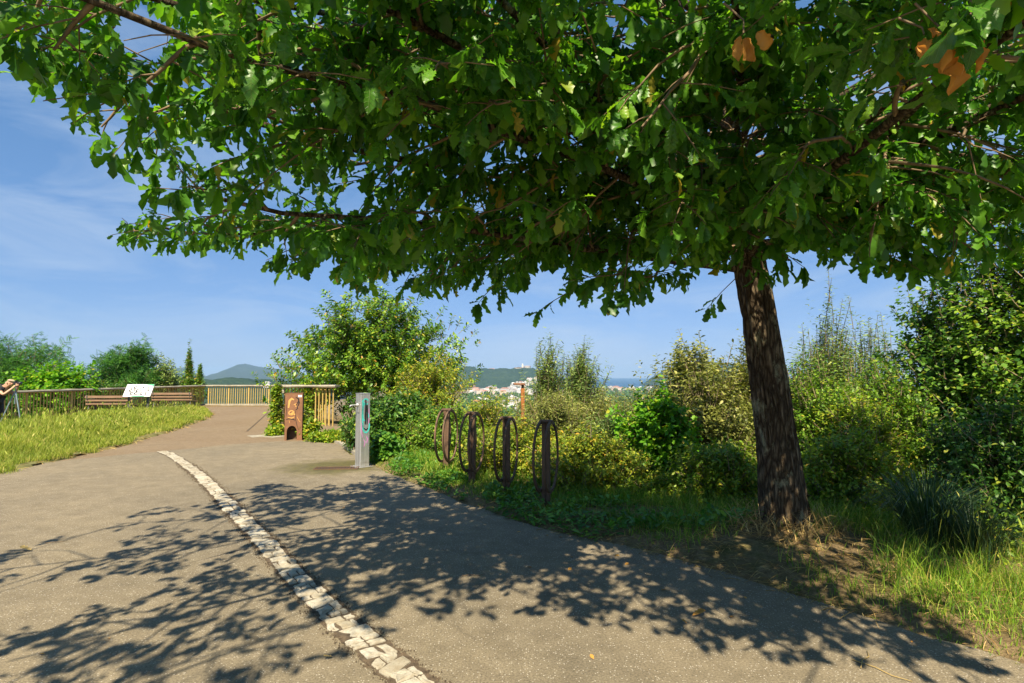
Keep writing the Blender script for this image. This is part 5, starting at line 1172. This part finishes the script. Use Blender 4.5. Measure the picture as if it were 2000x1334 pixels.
def town(nb, pxr, pyr, label, group, wr=(12, 26), hr=(9, 22), pitch=.4):
    for i in range(nb):
        px_ = g.uniform(*pxr); py_ = g.uniform(*pyr); p = G(px_, py_, -57.5); wi = int(g.choice(5, p=[.5, .2, .12, .1, .08])); pt = g.random() < pitch; ri = 0 if pt else int(g.choice([1, 2]))
        house((p[0], p[1], float(tz([p[0]], [p[1]])[0])), g.uniform(*wr), g.uniform(10, 16), g.uniform(*hr), WALLS[wi], ROOFS[ri], label % (ADJ[wi], ('red roofed', 'grey roofed', 'flat white roofed')[ri]), group + ', ' + ADJ[wi] + ' ' + ('red roofed', 'grey roofed', 'flat white roofed')[ri], pt, g, g.uniform(-.5, .5))
town(60, (915, 1060), (759, 772), '%s %s town building at the foot of the wooded hotel hill', 'town buildings at the foot of the hotel hill', (14, 30), (9, 17), .25)
town(16, (930, 1020), (782, 812), '%s %s town block glimpsed through shrubs above the bicycle racks', 'white blocks glimpsed above the bicycle racks', (12, 24), (7, 12), .2)
town(18, (1190, 1330), (758, 764), 'low %s %s building along the shore below the sea', 'low shore buildings below the sea', (18, 40), (5, 10), .35)
town(14, (1255, 1440), (762, 790), '%s %s town building glimpsed through the olive sallow tree', 'reddish roofed buildings behind the sallow tree', (12, 24), (7, 13), .8)
# houses climbing the hill
def on_hill(px_, py_):
    d = ray(px_, py_)
    for yy in np.arange(2380, 3000, 4.0):
        p = np.array([0, 0, CAM_Z]) + d * (yy / d[1])
        if float(hz(np.array([p[0]]), np.array([p[1]]))[0]) > p[2]: return p
    return None
for i in range(26):
    px_ = g.uniform(995, 1050); py_ = 757 - (px_ - 985) / 65 * 20 * g.uniform(.25, 1.0); p = on_hill(px_, py_)
    if p is not None: house((p[0], p[1], p[2] - 2), g.uniform(9, 17), 11, g.uniform(8, 14), WALLS[int(g.choice(3, p=[.6, .3, .1]))], ROOFS[int(g.choice([0, 1, 2]))], 'pale house on the hillside below the hilltop hotel', 'houses climbing the hill below the hotel', g.random() < .5, g, g.uniform(-.4, .4))
ht_ = empty('hotel', (*at(1020, 720, 2985)[:2], at(1020, 720, 2985)[2] - 3), 0, 'hilltop hotel with round wing and square tower on the wooded hill', 'hotel')
sc_ = 2985 / F   # metres per photograph pixel at the hill
def drum(cx, cy_, r, z0, z1, n=28):
    m = MB(); V = [(cx + r * math.cos(2 * PI * i / n), cy_ + r * math.sin(2 * PI * i / n), z) for z in (z0, z1) for i in range(n)]
    return m.add(V, [(i, (i + 1) % n, n + (i + 1) % n, n + i) for i in range(n)] + [tuple(range(n, 2 * n))])
drum(10 * sc_, 0, 6.5 * sc_, -10, 5.5 * sc_).build('round_wing', WALLS[1], ht_, False)
drum(10 * sc_, 0, 6.9 * sc_, 5.5 * sc_ + .05, 6.6 * sc_).build('cornice', WALLS[4], ht_)
MB().box(-15 * sc_, 4 * sc_, -8, 8, -10, 2.8 * sc_).build('long_wing', WALLS[3], ht_)
MB().box(-15.3 * sc_, 4.1 * sc_, -9, 9, 2.8 * sc_ + .05, 3.3 * sc_).build('roof', ROOFS[0], ht_)
MB().box(-1 * sc_, 2.2 * sc_, -5, 4, 3.35 * sc_, 9.5 * sc_).build('tower', WALLS[1], ht_)
MB().box(-.2 * sc_, 1.4 * sc_, -3, 2, 9.52 * sc_, 11.0 * sc_).build('tower_top', WALLS[0], ht_)
m = MB()
for k in range(15): m.box((-14 + k * 1.15) * sc_, (-13.4 + k * 1.15) * sc_, -8.15, -7.98, .4 * sc_, 1.3 * sc_)
for k in range(9):
    a = -PI + (k + .5) * PI / 9; m.box(-1, 1, -.15, .15, 1.5 * sc_, 4.4 * sc_, Matrix.Translation((10 * sc_ + math.cos(a) * 6.52 * sc_, math.sin(a) * 6.52 * sc_, 0)) @ Matrix.Rotation(a + PI / 2, 4, 'Z'))
tag(m.build('window', PANE, ht_), kind='stuff')
p = on_hill(960, 724.5); p = at(960, 722.5, 2990)
house((p[0], p[1], p[2] - 5), 36, 12, 10, WALLS[1], ROOFS[0], 'long low house on the hill crest left of the hotel', 'houses climbing the hill below the hotel', True, g)
p = at(522, 752, 1330); house((p[0], p[1], p[2] - 4), 14, 10, 9, WALLS[0], ROOFS[1], 'lone white house below the mountain seen over the terrace fence', None, True, g)
# trees between the town blocks
def clumps(n, pxr, pyr, size):
    V = []; Fs = []; o = 0
    for i in range(n):
        p = G(g.uniform(*pxr), g.uniform(*pyr), -57.5); s = size * g.uniform(.6, 1.3); u = rdir(46, g); q = u * s * np.array([1, 1, .9]) * (.8 + .35 * g.random((46, 1))) + np.array([p[0], p[1], -57 + s * .7])
        a, b = scatter(ROUND, q, unit(u + rdir(46, g) * .7), unit(rdir(46, g)), np.full(46, s * .9)); V.append(a); Fs.append(b + o); o += len(a)
    return np.concatenate(V), np.concatenate(Fs)
Va, Fa = clumps(240, (900, 1040), (771, 815), 4.5); Vb, Fb = clumps(330, (1180, 1310), (760, 815), 5.0); Vc, Fc_ = clumps(70, (1250, 1440), (764, 800), 5.0)
tag(mesh_np('woodland', np.concatenate([Va, Vb, Vc]), np.concatenate([Fa, Fb + len(Va), Fc_ + len(Va) + len(Vb)]), M['dark']), kind='stuff')

# ------------------------------------------------------------------ small things on the asphalt
def fallen(px, py, size, label, mat, rz):
    p = G(px, py, .008); V, Fc = leaf_shape([0, .05, .16, .11, .25, .16, .28, .18, .2, 0], .35, -.15, .03, .02)
    o = mesh_np('fallen_leaf', V * size, Fc, mat); o.location = (p[0], p[1], .012); o.rotation_euler = (.08, .1, rz); return tag(o, label, 'leaf')
fallen(1352, 1203, .10, 'orange fallen leaf in the leaf shade on the asphalt', M['dead'], -1.2)
fallen(62, 1076, .13, 'tan fallen leaf in the sun at far left of the path', M['straw'], 1.4)
fallen(1342, 1219, .045, 'tiny brown leaf scrap beside the orange fallen leaf', M['dead'], .5)
fallen(650, 1283, .05, 'small yellow leaf lying left of the stone line', M['straw'], 2.0)
def stick(px, py, ln, rz, label, mat):
    p = G(px, py, 0); o = MB().tube([(-ln / 2, 0, .007), (-ln * .1, ln * .04, .008), (ln * .2, -.01, .007), (ln / 2, ln * .05, .006)], [.003, .0028, .0025, .0015], 5).build('dry_stalk', mat, None, True)
    o.location = (p[0], p[1], 0); o.rotation_euler = (0, 0, rz); return tag(o, label, 'stalk')
stick(1690, 1290, .24, .85, 'pale dry stalk lying at the bottom right of the path', M['straw'])
stick(1720, 1312, .28, -.95, 'second pale stalk crossing below the first at bottom right', M['straw'])
stick(1930, 1308, .10, 1.2, 'short dark twig on the path by the right verge', M['twig'])
stick(1385, 1125, .10, 1.7, 'short dark twig at the path edge left of the oak', M['twig'])
stick(110, 1060, .16, .5, 'thin dark twig in the sun at the left of the path', M['twig'])
stick(925, 1125, .18, .15, 'long dark twig in the shade right of the stone line', M['twig'])
# loose grit scattered on the path
n = 420; x = g.uniform(-6, 4.5, n); y = g.uniform(2.4, 10, n); d_ = -sdist(np.stack([x, y], 1), path_poly); k = (d_ > 0) & (g.random(n) < np.exp(-d_ / .5) + .05); x, y = x[k], y[k]
V_, F_ = scatter(SIMPLE, np.column_stack([x, y, np.full(len(x), .008)]), unit(rdir(len(x), g) * [1, 1, .1]), unit(np.array([0, 0, 1.]) + rdir(len(x), g) * .35), g.uniform(.015, .06, len(x)))
tag(mesh_np('leaf_litter', V_, F_, M['dead']), kind='stuff')
n = 2600; x = g.uniform(-5, 3.2, n); y = g.uniform(2.6, 9, n); k = sdist(np.stack([x, y], 1), path_poly) < -.05; x, y = x[k], y[k]
TET = (np.array([(-.5, -.3, 0), (.5, -.3, 0), (0, .55, 0), (.05, .05, .6)]), np.array([(0, 1, 3), (1, 2, 3), (2, 0, 3)]))
a_ = g.uniform(0, 6.28, len(x)); V_, F_ = scatter(TET, np.column_stack([x, y, np.full(len(x), .001)]), np.column_stack([np.cos(a_), np.sin(a_), 0 * a_]), np.tile([0, 0, 1.], (len(x), 1)), .003 + .008 * g.random(len(x)) ** 3)
tag(mesh_np('gravel', V_, F_, M['stone'], None, False), kind='stuff')

# small pieces that belong to a part hang under that part
PIECES = {'graffiti': ('front_panel', 'panel'), 'sticker': ('front_panel',), 'bolt': ('base_plate',), 'lens_glass': ('lens',), 'window': ('wall', 'long_wing'), 'nose': ('body',), 'ear': ('body',), 'finger': ('body',), 'tap_plate': ('tap',), 'tower_top': ('tower',)}
sib = {}
for o in bpy.data.objects:
    if o.parent is not None: sib.setdefault(o.parent.name, {})[o.name.split('.')[0]] = o
for o in list(bpy.data.objects):
    for nm in PIECES.get(o.name.split('.')[0], ()):
        p_ = sib.get(o.parent.name, {}).get(nm) if o.parent is not None else None
        if p_ is not None: o.parent = p_; break
